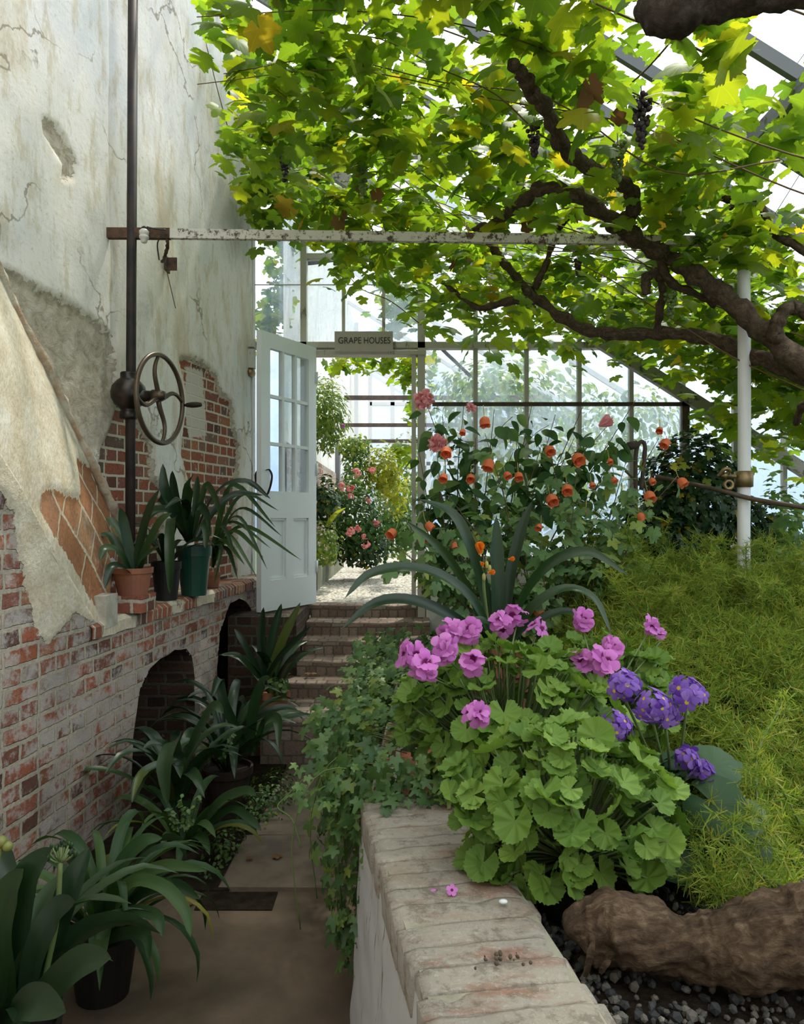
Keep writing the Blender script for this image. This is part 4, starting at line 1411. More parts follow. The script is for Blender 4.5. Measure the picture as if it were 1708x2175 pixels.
tag(fp.build('timber_post', MAT['rafter'], smooth=False, origin=(a[0], 11.5, .78)), 'grey timber post against the brick beyond the doorway', 'post')
fd = MB()
a, b = P(797, 1110, 14.6), P(831, 1000, 14.6)
box(fd, a[0], b[0], 14.6, 14.66, .79, b[2])
tag(fd.build('pale_door', MAT['door'], smooth=False, origin=(a[0], 14.6, .78)), 'pale door far off behind the hanging vine', 'door')
# outdoors
mb = MB()
box(mb, -40, 40, -20, 60, -.4, -.13)
struct(mb.build('ground', MAT['ground'], smooth=False, origin=(0, 0, -.13)), 'turf outside the houses', 'ground')

mb = MB()
quad(mb, (-2.9, -1.6, 0), (4.2, -1.6, 0), (4.2, -1.6, roof_z(4.2)), (-2.9, -1.6, 5.7), 7, 4)
struct(mb.build('wall_front', MAT['farwall'], smooth=False, origin=(0, -1.6, 0)), 'pale end wall behind the viewer', 'wall')
# ----------------------------------------------------------------- grapevine under the roof
vine = thing('grapevine', 'old grapevine with gnarled brown limbs and a canopy of backlit leaves', 'grapevine', P(1500, 600, 4.2))


def limb(pts, r0, r1, seed, rough=.28, parent=vine, name='limb', mat='bark', seg=14, n=9, freq=11):
    c = spline([P(*p) for p in pts], n)
    k = np.linspace(0, 1, len(c))
    wob = np.array([[mnoise.noise(Vector((i * .45, seed, q))) for q in (0, 5, 9)] for i in range(len(c))]) * min(r0, .05) * .35
    m = MB()
    tube(m, c + wob, r0 + (r1 - r0) * k + .12 * r0 * np.sin(np.arange(len(c)) * 1.1 + seed), seg, rough, seed, freq)
    return m.build(name, MAT[mat], parent)


limb([(2450, 1640, 3.7), (2330, 1300, 3.7), (2100, 1020, 3.72), (1900, 890, 3.78), (1740, 800, 3.85), (1640, 720, 4.0), (1560, 650, 4.1), (1480, 585, 4.2), (1420, 548, 4.25), (1340, 500, 4.15), (1280, 452, 4.0), (1210, 408, 3.85), (1150, 402, 3.9), (1108, 430, 4.05), (1060, 470, 4.35), (1005, 488, 4.5)], .075, .022, 1)
limb([(1310, 485, 4.1), (1342, 450, 4.0), (1338, 405, 3.8), (1300, 378, 3.65), (1235, 345, 3.5), (1190, 300, 3.35), (1165, 240, 3.2), (1130, 195, 3.1), (1108, 160, 3.0), (1090, 135, 2.95)], .040, .024, 2)
limb([(2400, 1640, 3.8), (2250, 1250, 3.8), (2020, 950, 3.85), (1860, 862, 3.9), (1740, 812, 3.95), (1600, 757, 4.2), (1500, 716, 4.4), (1400, 709, 4.5), (1300, 709, 4.6), (1225, 692, 4.7), (1150, 642, 4.8), (1110, 605, 4.85), (1070, 556, 4.9), (1040, 515, 4.95)], .052, .024, 3)
limb([(1150, 640, 4.8), (1080, 640, 4.8), (1020, 655, 4.85), (980, 630, 4.9), (940, 600, 4.95)], .028, .012, 4)
limb([(1135, 612, 4.8), (1160, 560, 4.75), (1185, 490, 4.7), (1225, 440, 4.5)], .022, .018, 5)
limb([(1588, 320, 4.1), (1578, 380, 4.1), (1568, 415, 4.1), (1550, 445, 4.1)], .02, .012, 6)
limb([(1585, 410, 4.1), (1618, 440, 4.1), (1645, 495, 4.05), (1690, 520, 4.0), (1740, 560, 3.9), (1850, 640, 3.8)], .018, .024, 7)
limb([(1555, 418, 4.15), (1490, 412, 4.2), (1430, 432, 4.25), (1395, 455, 4.3), (1385, 490, 4.3)], .032, .022, 8)
limb([(1372, 625, 4.3), (1372, 592, 4.3), (1395, 580, 4.3), (1408, 610, 4.35), (1402, 660, 4.4), (1396, 705, 4.5)], .026, .022, 9)
limb([(1400, 545, 4.25), (1425, 600, 4.3), (1480, 625, 4.3), (1520, 650, 4.3)], .026, .014, 10)
limb([(1648, 725, 3.95), (1652, 680, 3.9), (1680, 655, 3.9), (1720, 668, 3.9), (1750, 690, 3.9)], .036, .03, 11)
limb([(1800, 840, 3.9), (1745, 845, 4.0), (1708, 862, 4.1), (1690, 900, 4.2)], .028, .02, 12)


def sst(x): 
    x = np.clip(x, 0, 1)
    return x * x * (3 - 2 * x)


def canopy_z(X, Y):
    return EYE + 2.08 - .30 * np.maximum(0, X) + .50 * sst((-.25 - X) / .6) * sst((Y - 4) / 1.5)


def ok(X, Y, Z):
    left = np.interp(Y, [0, 3, 4.5, 6.3], [-.75, -.80, -1.02, -1.22])
    r = X > left + .06 * np.sin(Y * 7)
    r &= Z < roof_z(X) - .10
    r &= ~((Y < 3.9) & (X > .44 * Y))
    r &= X < 3.3
    return r


N = 6800
X = rng.uniform(-1.3, 3.3, N)
Y = rng.uniform(2.4, 6.2, N)
hang = (Y > 4.6) * np.interp(X, [-1.2, -.6, -.2, .3, 1.6, 2.4], [.25, .4, .24, .55, .28, .22])
Z = canopy_z(X, Y) + rng.normal(size=N) * .13 - rng.random(N) ** 1.6 * hang
clump = np.array([mnoise.noise(Vector((a * 1.5, b * 1.5, c * 1.5))) + .5 * mnoise.noise(Vector((a * 4, b * 4, c * 4))) for a, b, c in zip(X, Y, Z)])
keep = ok(X, Y, Z) & (clump > -.42 + .25 * rng.normal(size=N))
X, Y, Z = X[keep], Y[keep], Z[keep]
n1 = len(X)
# right-hand curtain behind the post
N = 1300
X2 = rng.uniform(2.2, 3.2, N)
Y2 = rng.uniform(4.6, 6.1, N)
Z2 = rng.uniform(EYE + .2, EYE + 2.0, N)
k2 = (Z2 < roof_z(X2) - .08) & (Z2 > EYE + .92 - .48 * (X2 - 1.9) + .15 * np.sin(Y2 * 5))
# shoots trailing down at the left by the plaster wall
N = 60
p4 = P(1655, 300, 3.72) + rng.normal(size=(N, 3)) * [.13, .16, .14]
p4[:, 2] = np.minimum(p4[:, 2], roof_z(p4[:, 0]) - .12)
N = 260
Y3 = rng.uniform(5.2, 6.25, N)
X3 = np.interp(Y3, [5, 6.3], [-1.12, -1.15]) + rng.random(N) ** 2 * .55
Z3 = EYE + 2.25 + rng.random(N) * 1.2
p = np.concatenate([np.stack([X, Y, Z], 1), np.stack([X2, Y2, Z2], 1)[k2], np.stack([X3, Y3, Z3], 1), p4])
N = len(p)
nrm = np.array([0, -.15, 1.0]) + rng.normal(size=(N, 3)) * np.array([.55, .55, .3])
tip = rng.normal(size=(N, 3)) * np.array([1, 1, .25]) + np.array([0, -.35, -.55])
mb = MB()
scatter(mb, GRAPE, p, frames(nrm, tip), rng.uniform(.5, 1.15, N) * .155)
mb.build('leaves', MAT['l_grape'], vine)
N = 130                                                  # canopy carries on over the camera
X = rng.uniform(-.8, 2.0, N)
Y = rng.uniform(-.2, 2.0, N)
Z = canopy_z(X, Y) + rng.normal(size=N) * .12
mb = MB()
scatter(mb, GRAPE_LOW, np.stack([X, Y, Z], 1), frames(np.array([0, 0, 1.0]) + rng.normal(size=(N, 3)) * .4, rng.normal(size=(N, 3))), rng.uniform(.8, 1.3, N) * .14)
mb.build('leaves', MAT['l_grape'], vine)
mb = MB()
for i in range(15):
    y0 = rng.uniform(2.4, 6.0)
    xa, xb = rng.uniform(-1.0, .2), rng.uniform(.9, 2.4)
    y1 = y0 + rng.uniform(-.9, .5)
    c = []
    for f in np.linspace(0, 1, 6):
        xx, yy = xa + (xb - xa) * f, y0 + (y1 - y0) * f
        c.append([xx, yy, min(float(canopy_z(xx, yy)) - .12 + rng.normal() * .05, roof_z(xx) - .12)])
    c = spline(c, 5)
    tube(mb, c, np.linspace(.002, .0045, len(c)), 5)
for pts_ in ([(430, 60, 5.4), (470, 220, 5.6), (500, 310, 5.8), (545, 350, 6.0)], [(640, 10, 3.4), (760, 85, 3.6), (880, 140, 3.8), (1000, 190, 4.0), (1150, 240, 4.3)],
             [(850, 30, 3.2), (960, 70, 3.4), (1060, 105, 3.5), (1150, 125, 3.6)], [(720, 220, 4.4), (860, 280, 4.5), (1000, 350, 4.6), (1110, 420, 4.6)],
             [(560, 200, 5.0), (700, 300, 5.2), (850, 400, 5.3), (960, 470, 5.0)], [(1180, 540, 4.6), (1290, 590, 4.5), (1430, 680, 4.4), (1560, 760, 4.2), (1710, 830, 4.1)],
             [(1290, 220, 3.4), (1370, 150, 3.1), (1440, 70, 2.8), (1470, 30, 2.6)], [(1010, 480, 4.8), (900, 420, 5.0), (830, 350, 5.0)], [(1320, 530, 4.4), (1500, 640, 4.4), (1720, 720, 4.4)],
             [(735, 580, 6.2), (770, 615, 6.2), (830, 640, 6.2), (895, 690, 6.2)]):
    c = spline([P(*q) for q in pts_], 6)
    tube(mb, c, np.linspace(.003, .005, len(c)), 5)
mb.build('canes', MAT['cane'], vine)


def bunch(px, py, D, w, h, mat):
    m = MB()
    c = P(px, py, D)
    n = int(60 * h / .12)
    tt_ = rng.random(n)
    a = rng.random(n) * 2 * PI
    r = w * .8 * (1 - tt_ * .8) * (.3 + .7 * rng.random(n) ** .5)
    scatter(m, ico(2), c + np.stack([r * np.cos(a), r * np.sin(a), h / 2 - tt_ * h], 1), np.repeat(np.eye(3)[None], n, 0), rng.uniform(.75, 1.15, n) * .0105)
    tube(m, [c + [0, 0, h * .3], c + [0, 0, h * .5 + .05]], .003, 5)
    o = m.build('grape_bunch', MAT[mat], vine)
    return o


for b in ((1362, 262, 3.05, .055, .20, 'grape'), (1135, 303, 3.4, .045, .12, 'grape'), (1312, 345, 3.35, .05, .16, 'grape_green'), (1228, 568, 4.6, .03, .09, 'grape'), (770, 385, 4.25, .04, .15, 'grape_green'), (1425, 648, 4.3, .045, .13, 'grape_green'), (1105, 400, 4.5, .045, .11, 'grape'), (605, 360, 4.4, .045, .13, 'grape')):
    bunch(*b)
mb = MB()
dl = [P(*q) for q in [(1255, 185, 2.9), (1245, 205, 2.95), (1065, 458, 4.6), (1120, 480, 4.5), (1228, 455, 4.4), (1262, 415, 4.35), (775, 375, 4.3), (740, 440, 4.6), (760, 400, 4.4), (800, 410, 4.4), (730, 455, 4.6), (965, 560, 4.9), (995, 545, 4.9), (1160, 595, 4.7), (1240, 240, 3.1), (1310, 250, 3.1), (720, 470, 4.6), (990, 480, 4.8)]]
N = len(dl)
scatter(mb, GRAPE_LOW, np.array(dl), frames(rdir(N), np.array([0, 0, -1.0]) + rdir(N) * .3), rng.uniform(.6, 1, N) * .12)
mb.build('dead_leaves', MAT['l_brown'], vine)

trunk = MB()
c = spline([P(1352, 26, 2.28), P(1385, 20, 2.25), P(1430, 20, 2.22), P(1500, 0, 2.2), P(1600, -12, 2.15), P(1760, -30, 2.1), P(2100, -20, 2.1), P(2600, 60, 2.2), P(3300, 330, 2.4), P(3500, 1000, 2.5), P(3500, 1740, 2.5)], 10)
tube(trunk, c, np.interp(np.linspace(0, 1, len(c)), [0, .08, .22, .33, .45, .6, 1], [.022, .055, .078, .058, .052, .06, .085]), 20, .3, 5, 16)
tag(trunk.build('vine_stump', MAT['bark_dark'], origin=P(1500, 0, 2.2)), 'dark sawn-off vine trunk jutting in overhead among the leaves', 'trunk')
log = thing('vine_log', 'shaggy knotted vine trunk lying on the pebbles beside the brick coping', 'trunk', P(1480, 2000, 1.55))
m = MB()
lc = [(1232, 1985, 1.62, 28), (1238, 1975, 1.615, 52), (1258, 1972, 1.61, 68), (1300, 1972, 1.60, 74), (1350, 1978, 1.58, 74), (1400, 1996, 1.57, 68), (1450, 2012, 1.56, 60), (1500, 2018, 1.55, 66), (1550, 2015, 1.54, 80), (1620, 2000, 1.53, 94), (1700, 1985, 1.52, 100), (1800, 1975, 1.5, 98), (2000, 1985, 1.5, 92), (2300, 1990, 1.52, 100), (2700, 1960, 1.56, 112), (3050, 1900, 1.62, 130)]
c = spline([[*P(x, y, D), r / F * D] for x, y, D, r in lc], 14)
rr = c[:, 3] * (1 + .07 * np.array([mnoise.noise(Vector((i * .21, 3, 1))) for i in range(len(c))]))
tube(m, c[:, :3], rr, 64, .0, 12, 10)
V_ = m.V[0]
nv_ = len(c) * 64
ctr = np.repeat(c[:, :3], 64, axis=0)
along = np.repeat(np.concatenate([[0], np.cumsum(np.linalg.norm(np.diff(c[:, :3], axis=0), axis=1))]) * 15.5, 64)
ang_ = np.tile(np.arange(64) / 64 * 2 * PI, len(c)) + along * .35
k_ = np.array([.20 * mnoise.noise(Vector((math.cos(a) * 1.1, math.sin(a) * 1.1, l * 1.1))) + .13 * mnoise.noise(Vector((math.cos(a) * 3.2, math.sin(a) * 3.2, l * 1.6))) + .07 * mnoise.noise(Vector((math.cos(a) * 9, math.sin(a) * 9, l * 2.2))) for a, l in zip(ang_, along)])
V_[:nv_] = ctr + (V_[:nv_] - ctr) * (1 + k_)[:, None]
V_[:, 2] = np.maximum(V_[:, 2], .562)
m.build('stem', MAT['log'], log)
for q, w_ in (([(1243, 2075, 1.54), (1252, 2035, 1.52), (1262, 1990, 1.52)], .014), ([(1275, 2068, 1.53), (1285, 2050, 1.52), (1298, 2040, 1.52)], .012), ([(1300, 1910, 1.6), (1320, 1904, 1.6), (1345, 1912, 1.6)], .012)):
    m = MB()
    strap(m, np.array([P(*a) for a in q]), w_, 10, 0, .28, (0, -.8, .6))
    m.build('loose_bark', MAT['log'], log)

for i, (a, b) in enumerate((((962, -20, 3.4), (930, 110, 4.6)), ((1100, -20, 3.2), (1050, 210, 4.7)), ((1285, -10, 3.0), (1240, 150, 4.2)), ((1712, 110, 3.7), (1500, 400, 4.4)), ((1712, 350, 4.1), (1530, 640, 4.6)), ((760, -20, 3.6), (690, 160, 5.6)))):
    m = MB()
    tube(m, [P(*a), P(*b)], .0022, 5)
    tag(m.build('trellis_wire', MAT['wire'], origin=P(*a)),
        ['thin wire dropping through the leaves left of centre', 'thin wire dropping through the leaves onto the forked limb', 'thin wire reaching the dead brown leaves by the dark grapes', 'thin wire slanting across the white sky gap above the post head', 'thin wire slanting across the leaves behind the white post', 'thin wire through the leaves nearest the plaster wall'][i], 'wire', 'trellis wires under the roof')

# ----------------------------------------------------------------- pots
def pot(parent, c, r, h, mat, name='pot', rim=True, taper=.72):
    m = MB()
    pr = [(0, 0), (r * taper, 0), (r * .93, h * .8)]
    if rim:
        pr += [(r, h * .8), (r * 1.02, h), (r * .93, h), (r * .9, h * .88), (0, h * .88)]
    else:
        pr += [(r, h), (r * .96, h), (r * .93, h * .9), (0, h * .9)]
    pr2 = []
    for q in pr:
        pr2 += [q]
    lathe(m, c, pr2, 30)
    return m.build(name, MAT[mat], parent, smooth=False)


def straight_leaves(parent, lst, mat='l_clivia', name='leaves', wf=1.0):
    m = MB()
    for pts_, w in lst:
        strap(m, np.array([P(*q) for q in pts_]), w * wf, 16, rng.normal() * .15, .28, (rng.normal() * .25, -.78, .62))
    return m.build(name, MAT[mat], parent)


BT = 1.037
# on the bench
Dp = 3.86
c0 = P(282, 1262, Dp)
lb = MB()
box(lb, c0[0] - .075, c0[0] + .085, Dp - .10, Dp + .10, BT, c0[2])
tag(lb.build('brick', MAT['brick_dark'], smooth=False, origin=(c0[0], Dp, BT)), 'loose brick propping the terracotta pot on the bench', 'brick')
kp = thing('potted_clivia', 'clivia in a terracotta pot raised on a brick at the bench edge', 'potted plant', c0)
pot(kp, c0, .100, .135, 'terracotta')
b_ = c0 + [0.0, 0, .12]
mb = MB()
for q, w in (([(288, 1225, 3.86), (275, 1170, 3.84), (262, 1110, 3.82), (255, 1078, 3.8)], .05), ([(288, 1225, 3.86), (300, 1150, 3.84), (318, 1085, 3.8), (338, 1040, 3.78)], .052), ([(290, 1225, 3.86), (310, 1170, 3.8), (340, 1110, 3.72), (365, 1090, 3.7)], .05),
             ([(284, 1225, 3.86), (262, 1180, 3.86), (235, 1140, 3.84), (205, 1138, 3.8)], .045), ([(282, 1225, 3.86), (255, 1175, 3.7), (225, 1165, 3.6), (212, 1190, 3.55)], .045), ([(286, 1228, 3.86), (266, 1150, 3.95), (240, 1110, 4.0), (225, 1100, 4.0)], .045),
             ([(286, 1225, 3.86), (300, 1190, 3.78), (325, 1170, 3.7), (340, 1160, 3.6)], .045), ([(283, 1228, 3.86), (262, 1205, 3.7), (236, 1205, 3.6), (222, 1250, 3.55)], .04)):
    strap(mb, np.array([P(*a) for a in q]), w, 16, 0, .28, (rng.normal() * .25, -.75, .65))
mb.build('leaves', MAT['l_clivia'], kp)
m = MB()
bar(m, P(262, 1214, 3.80), P(236, 1186, 3.74), .016, .002, (0, -1, .2))
m.build('plant_label', MAT['white_tag'], kp, smooth=False)

Dg = 4.62
cg = np.array([P(412, 1200, Dg)[0], Dg, BT])
gp = thing('potted_clivia', 'broad-leaved clivia in a dark green plastic pot on the bench', 'potted plant', cg)
pot(gp, cg, .105, .30, 'greenpot', taper=.7)
lv = [([(400, 1150, 4.62), (372, 1090, 4.5), (350, 1040, 4.4), (346, 985, 4.4)], .06), ([(402, 1150, 4.62), (380, 1080, 4.6), (370, 1030, 4.6), (366, 1000, 4.6)], .055), ([(405, 1150, 4.62), (395, 1090, 4.5), (400, 1040, 4.4), (412, 1006, 4.3)], .06),
      ([(398, 1150, 4.62), (370, 1100, 4.4), (362, 1130, 4.2), (362, 1200, 4.12), (361, 1262, 4.1)], .06), ([(412, 1150, 4.62), (440, 1080, 4.6), (480, 1030, 4.6), (530, 1025, 4.6), (575, 1060, 4.6)], .045), ([(414, 1150, 4.62), (450, 1090, 4.7), (500, 1050, 4.75), (560, 1052, 4.8)], .045),
      ([(400, 1150, 4.62), (370, 1090, 4.6), (330, 1085, 4.5), (300, 1120, 4.4)], .055), ([(408, 1150, 4.62), (420, 1080, 4.4), (440, 1090, 4.2), (448, 1140, 4.1)], .05), ([(410, 1150, 4.62), (430, 1060, 4.6), (440, 1030, 4.6), (460, 1060, 4.5), (470, 1110, 4.4)], .045),
      ([(405, 1150, 4.62), (400, 1090, 4.5), (385, 1060, 4.3), (350, 1080, 4.2)], .05), ([(402, 1150, 4.62), (380, 1110, 4.7), (345, 1060, 4.8), (320, 1050, 4.9)], .05), ([(412, 1150, 4.62), (430, 1110, 4.3), (440, 1130, 4.2), (436, 1165, 4.15)], .05), ([(408, 1150, 4.62), (418, 1060, 4.7), (420, 1010, 4.75)], .05)]
straight_leaves(gp, lv)
m = MB()
bar(m, P(424, 1156, 4.54), P(428, 1146, 4.54), .022, .002, (0, -1, .2))
m.build('plant_label', MAT['white_tag'], gp, smooth=False)
cs_ = np.array([P(452, 1225, 5.12)[0], 5.12, BT])
sp = thing('potted_clivia', 'narrow-leaved clivia drooping from a small clay pot next to the white door', 'potted plant', cs_)
pot(sp, cs_, .055, .10, 'terracotta')
lv = []
for (mx, my, tx, ty, dd_) in ((500, 1030, 585, 1120, 4.7), (520, 1080, 600, 1140, 4.7), (530, 1120, 640, 1190, 4.8), (505, 1130, 560, 1185, 4.6), (490, 1140, 545, 1225, 4.5), (480, 1150, 520, 1200, 4.5), (500, 1110, 575, 1165, 4.7), (475, 1120, 500, 1180, 4.5), (520, 1050, 592, 1085, 4.9), (470, 1165, 455, 1240, 4.5), (485, 1170, 505, 1230, 4.5), (510, 1100, 568, 1210, 4.6)):
    lv.append(([(452, 1205, 5.1), ((452 + mx) / 2 - 8, (1205 + my) / 2 - 22, 5.0), (mx, my, (5.1 + dd_) / 2), (tx, ty, dd_)], rng.uniform(.026, .036)))
straight_leaves(sp, lv, 'l_clivia2')
ck_ = np.array([P(350, 1200, 4.35)[0], 4.38, BT])
bp = thing('potted_clivia', 'shaded dark-leaved clivia in a black nursery pot between terracotta and green pots', 'potted plant', ck_)
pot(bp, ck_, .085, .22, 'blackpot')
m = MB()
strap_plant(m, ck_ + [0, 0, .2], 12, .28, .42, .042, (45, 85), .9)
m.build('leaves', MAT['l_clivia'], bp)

# along the foot of the bench
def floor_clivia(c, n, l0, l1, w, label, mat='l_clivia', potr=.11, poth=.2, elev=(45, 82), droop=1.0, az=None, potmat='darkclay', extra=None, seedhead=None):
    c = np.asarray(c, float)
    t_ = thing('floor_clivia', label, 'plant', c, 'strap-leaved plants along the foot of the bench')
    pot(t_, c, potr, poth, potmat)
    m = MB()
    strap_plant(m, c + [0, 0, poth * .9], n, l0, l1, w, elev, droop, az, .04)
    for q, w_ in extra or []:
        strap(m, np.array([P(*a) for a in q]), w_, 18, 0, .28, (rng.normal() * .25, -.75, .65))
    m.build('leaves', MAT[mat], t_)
    return t_


def seed_head(parent, base, top, n, r, lean=.4):
    m = MB()
    base, top = np.asarray(base, float), np.asarray(top, float)
    tube(m, spline([base, (base + top) / 2 + [.01, 0, 0], top], 6), .007, 8)
    d = rdir(n) * np.array([1, 1, .5]) + np.array([0, 0, .75])
    d /= np.linalg.norm(d, axis=1)[:, None]
    for v in d:
        e = top + v * r * rng.uniform(.7, 1)
        tube(m, [top, (top + e) / 2 + [0, 0, -.004], e], .0025, 5)
    o = m.build('seed_stalk', MAT['stem'], parent)
    m = MB()
    scatter(m, ico(2), top + d * r * .95, np.repeat(np.eye(3)[None], n, 0), np.tile([[.0045, .0045, .008]], (n, 1)))
    m.build('seed_pods', MAT['l_dark'], o)['kind'] = 'stuff'


fA = floor_clivia((-1.0, 1.92, 0), 20, .40, .62, .062, 'broad-leaved clivia with a spent seed head in the bottom corner of the bench wall', elev=(50, 85), potr=.13, poth=.23, droop=.9, potmat='blackpot',
                  extra=[([(60, 2160, 1.85), (110, 2100, 1.7), (170, 2050, 1.62), (236, 2035, 1.55)], .075), ([(30, 2150, 1.9), (35, 2000, 1.88), (60, 1870, 1.86), (110, 1800, 1.85)], .085), ([(20, 2150, 1.9), (0, 2000, 1.86), (20, 1900, 1.85), (50, 1845, 1.84)], .075),
                         ([(60, 2150, 1.9), (110, 2000, 1.9), (150, 1880, 1.92), (190, 1800, 1.95)], .06), ([(50, 2170, 1.85), (80, 2020, 1.8), (120, 1940, 1.8), (160, 1915, 1.78)], .07), ([(10, 2190, 1.8), (60, 2130, 1.6), (140, 2150, 1.5)], .07)])
seed_head(fA, P(95, 2080, 1.88), P(128, 1832, 1.88), 16, .048)
m = MB()
scatter(m, ico(2), np.array([P(2, 1788, 1.85), P(16, 1798, 1.85), P(-8, 1805, 1.85)]), np.repeat(np.eye(3)[None], 3, 0), np.array([.015, .013, .013]))
tube(m, [P(0, 2080, 1.9), P(-12, 1850, 1.86), P(2, 1800, 1.85)], .006, 6)
m.build('seed_berries', MAT['berry'], fA)
fB = floor_clivia((-.95, 2.42, 0), 44, .36, .56, .034, 'bright green arching strap-leaved plant in front of the dark paving gap', 'l_clivia2', potr=.11, poth=.2, droop=1.25, potmat='blackpot', elev=(30, 82),
                  extra=[([(210, 2000, 2.4), (270, 1880, 2.35), (340, 1880, 2.3), (390, 1930, 2.25), (405, 1990, 2.2)], .04), ([(210, 1990, 2.4), (250, 1850, 2.4), (300, 1790, 2.4), (345, 1780, 2.4)], .045), ([(215, 1990, 2.4), (280, 1880, 2.4), (350, 1840, 2.35), (440, 1850, 2.3)], .04),
                         ([(215, 1995, 2.4), (290, 1905, 2.4), (370, 1880, 2.4), (425, 1910, 2.35)], .038), ([(205, 2000, 2.4), (225, 1960, 2.2), (215, 2010, 2.05), (210, 2060, 2.0)], .04), ([(210, 2010, 2.4), (260, 1985, 2.2), (310, 1985, 2.1), (318, 2040, 2.05)], .036), ([(212, 2000, 2.4), (270, 1940, 2.3), (330, 1945, 2.2), (345, 1990, 2.15)], .036)])
fC = floor_clivia((-.93, 3.22, 0), 22, .30, .48, .036, 'low narrow-leaved clump between the bigger clivias and the flagstones', 'l_clivia2', potr=.09, poth=.12, droop=1.0, elev=(35, 75),
                  extra=[([(425, 1760, 3.2), (470, 1700, 3.1), (520, 1680, 3.0), (545, 1690, 2.95)], .04), ([(430, 1760, 3.2), (490, 1720, 3.1), (530, 1740, 3.0), (555, 1765, 2.95)], .036)])
fD = floor_clivia((-1.05, 3.52, 0), 18, .42, .62, .055, 'dark clivia in front of the nearer arch with one broad leaf bent down', potr=.12, poth=.2,
                  extra=[([(385, 1600, 3.5), (375, 1570, 3.3), (352, 1620, 3.15), (356, 1710, 3.1)], .075), ([(395, 1610, 3.5), (430, 1540, 3.45), (455, 1500, 3.4), (475, 1515, 3.35)], .05), ([(390, 1610, 3.5), (340, 1580, 3.4), (305, 1590, 3.3)], .05), ([(385, 1610, 3.5), (310, 1640, 3.2), (280, 1705, 3.1)], .05)])
fE = floor_clivia((-.92, 4.02, 0), 20, .45, .66, .052, 'dark clivia spilling over the path edge beside the pier between the arches', potr=.13, poth=.2,
                  extra=[([(530, 1600, 4.0), (540, 1500, 3.9), (560, 1450, 3.85), (572, 1440, 3.8)], .055), ([(530, 1600, 4.0), (480, 1500, 3.9), (465, 1440, 3.9), (450, 1480, 3.8)], .05), ([(540, 1600, 4.0), (565, 1530, 3.9), (590, 1530, 3.8), (592, 1590, 3.7)], .05)])
fG = floor_clivia((-1.02, 4.55, 0), 14, .4, .6, .05, 'dark clivia deep in shade just before the potted one at the steps', potr=.12, poth=.2)
fF = floor_clivia((P(585, 1480, 4.85)[0] - .02, 4.9, .16), 9, .40, .52, .05, 'upright dark clivia in a clay pot at the foot of the open door', potr=.105, poth=.24, elev=(55, 85), droop=.7, potmat='terracotta',
                  extra=[([(560, 1440, 4.85), (556, 1360, 4.85), (560, 1290, 4.85)], .06), ([(565, 1440, 4.85), (580, 1350, 4.85), (598, 1282, 4.85)], .055), ([(570, 1440, 4.85), (600, 1360, 4.8), (638, 1280, 4.8)], .055), ([(565, 1440, 4.85), (600, 1390, 4.7), (660, 1330, 4.6)], .045), ([(555, 1440, 4.85), (520, 1370, 4.8), (498, 1335, 4.8)], .04), ([(550, 1440, 4.85), (510, 1395, 4.75), (470, 1390, 4.7)], .035)])
m = MB()
box(m, P(585, 0, 4.9)[0] - .15, P(585, 0, 4.9)[0] + .12, 4.78, 5.02, 0, .16)
tag(m.build('brick_block', MAT['brick_dark'], smooth=False, origin=(P(585, 0, 4.9)[0], 4.9, 0)), 'dark brick plinth under the clay-potted clivia by the steps', 'plinth')
tr_ = thing('trailing_plant', 'small round-leaved plant trailing over the rim of the clay pot by the steps', 'plant', P(592, 1462, 4.8))
m = MB()
leaf_cloud(m, ROUND, P(592, 1458, 4.79), (.075, .06, .07), 70, .035)
m.build('leaves', MAT['l_ivy'], tr_)
ef = thing('euphorbia_sprigs', 'spindly small-leaved green sprigs rising among the dark clivias', 'plant', P(390, 1770, 3.1))
m = MB()
for (a, b) in (((395, 1770, 3.15), (385, 1695, 3.1)), ((400, 1770, 3.1), (420, 1690, 3.1)), ((375, 1765, 3.05), (362, 1720, 3.0)), ((470, 1620, 3.6), (492, 1560, 3.6)), ((390, 1760, 3.05), (398, 1715, 3.0))):
    n_ = 26
    f_ = np.linspace(.15, 1, n_)
    a, b = P(*a), P(*b)
    tube(m, [a, b], .002, 4)
    scatter(m, OVATE, a + (b - a) * f_[:, None], frames(rdir(n_) * .5 + [0, -.3, 1.0], rdir(n_)), rng.uniform(.016, .026, n_))
m.build('foliage', MAT['l_ivy'], ef)
mo = MB()
leaf_cloud(mo, OVATE, (-.70, 4.05, .03), (.14, .4, .10), 900, .022, 1.0, .1)
leaf_cloud(mo, OVATE, (-.80, 3.45, .03), (.08, .30, .07), 350, .02, 1.0, .1)
tag(mo.build('ground_cover', MAT['l_ivy'], origin=(-.7, 4, 0)), 'low mossy green ground cover spilling onto the flagstones', 'ground cover', kind='stuff')

# ----------------------------------------------------------------- ivy over the bed wall
ivy = thing('ivy', 'mass of small star-leaved ivy hanging over the bed wall beside the path', 'ivy', (-.1, 3.0, .6))
N = 2300
Yv = 2.26 + rng.random(N) ** 1.25 * 2.5
f_ = rng.random(N)
topm = f_ < .52
Zt = .66 + .13 * (1 + np.array([mnoise.noise(Vector((y * 2.5, 0, 4))) for y in Yv])) * sst((Yv - 2.2) / .5) + rng.normal(size=N) * .03
Xt = np.interp(Yv, [2.2, 3, 4.8], [-.02, .04, .12]) + rng.uniform(-.33, .36, N)
zl = np.interp(Yv, [2.26, 2.5, 3.0, 3.6, 4.6], [.10, .16, .24, .34, .36])
Zh = zl + (.78 - zl) * rng.random(N) ** .8
bul = np.sin(np.clip((Zh - zl) / (.78 - zl), 0, 1) * PI * .75 + .35)
Xh = np.interp(Yv, [2.2, 5.2], [-.13, .0]) - bul * rng.uniform(.04, 1, N) * np.interp(Yv, [2.26, 2.7, 3.4, 4.6], [.10, .26, .27, .16])
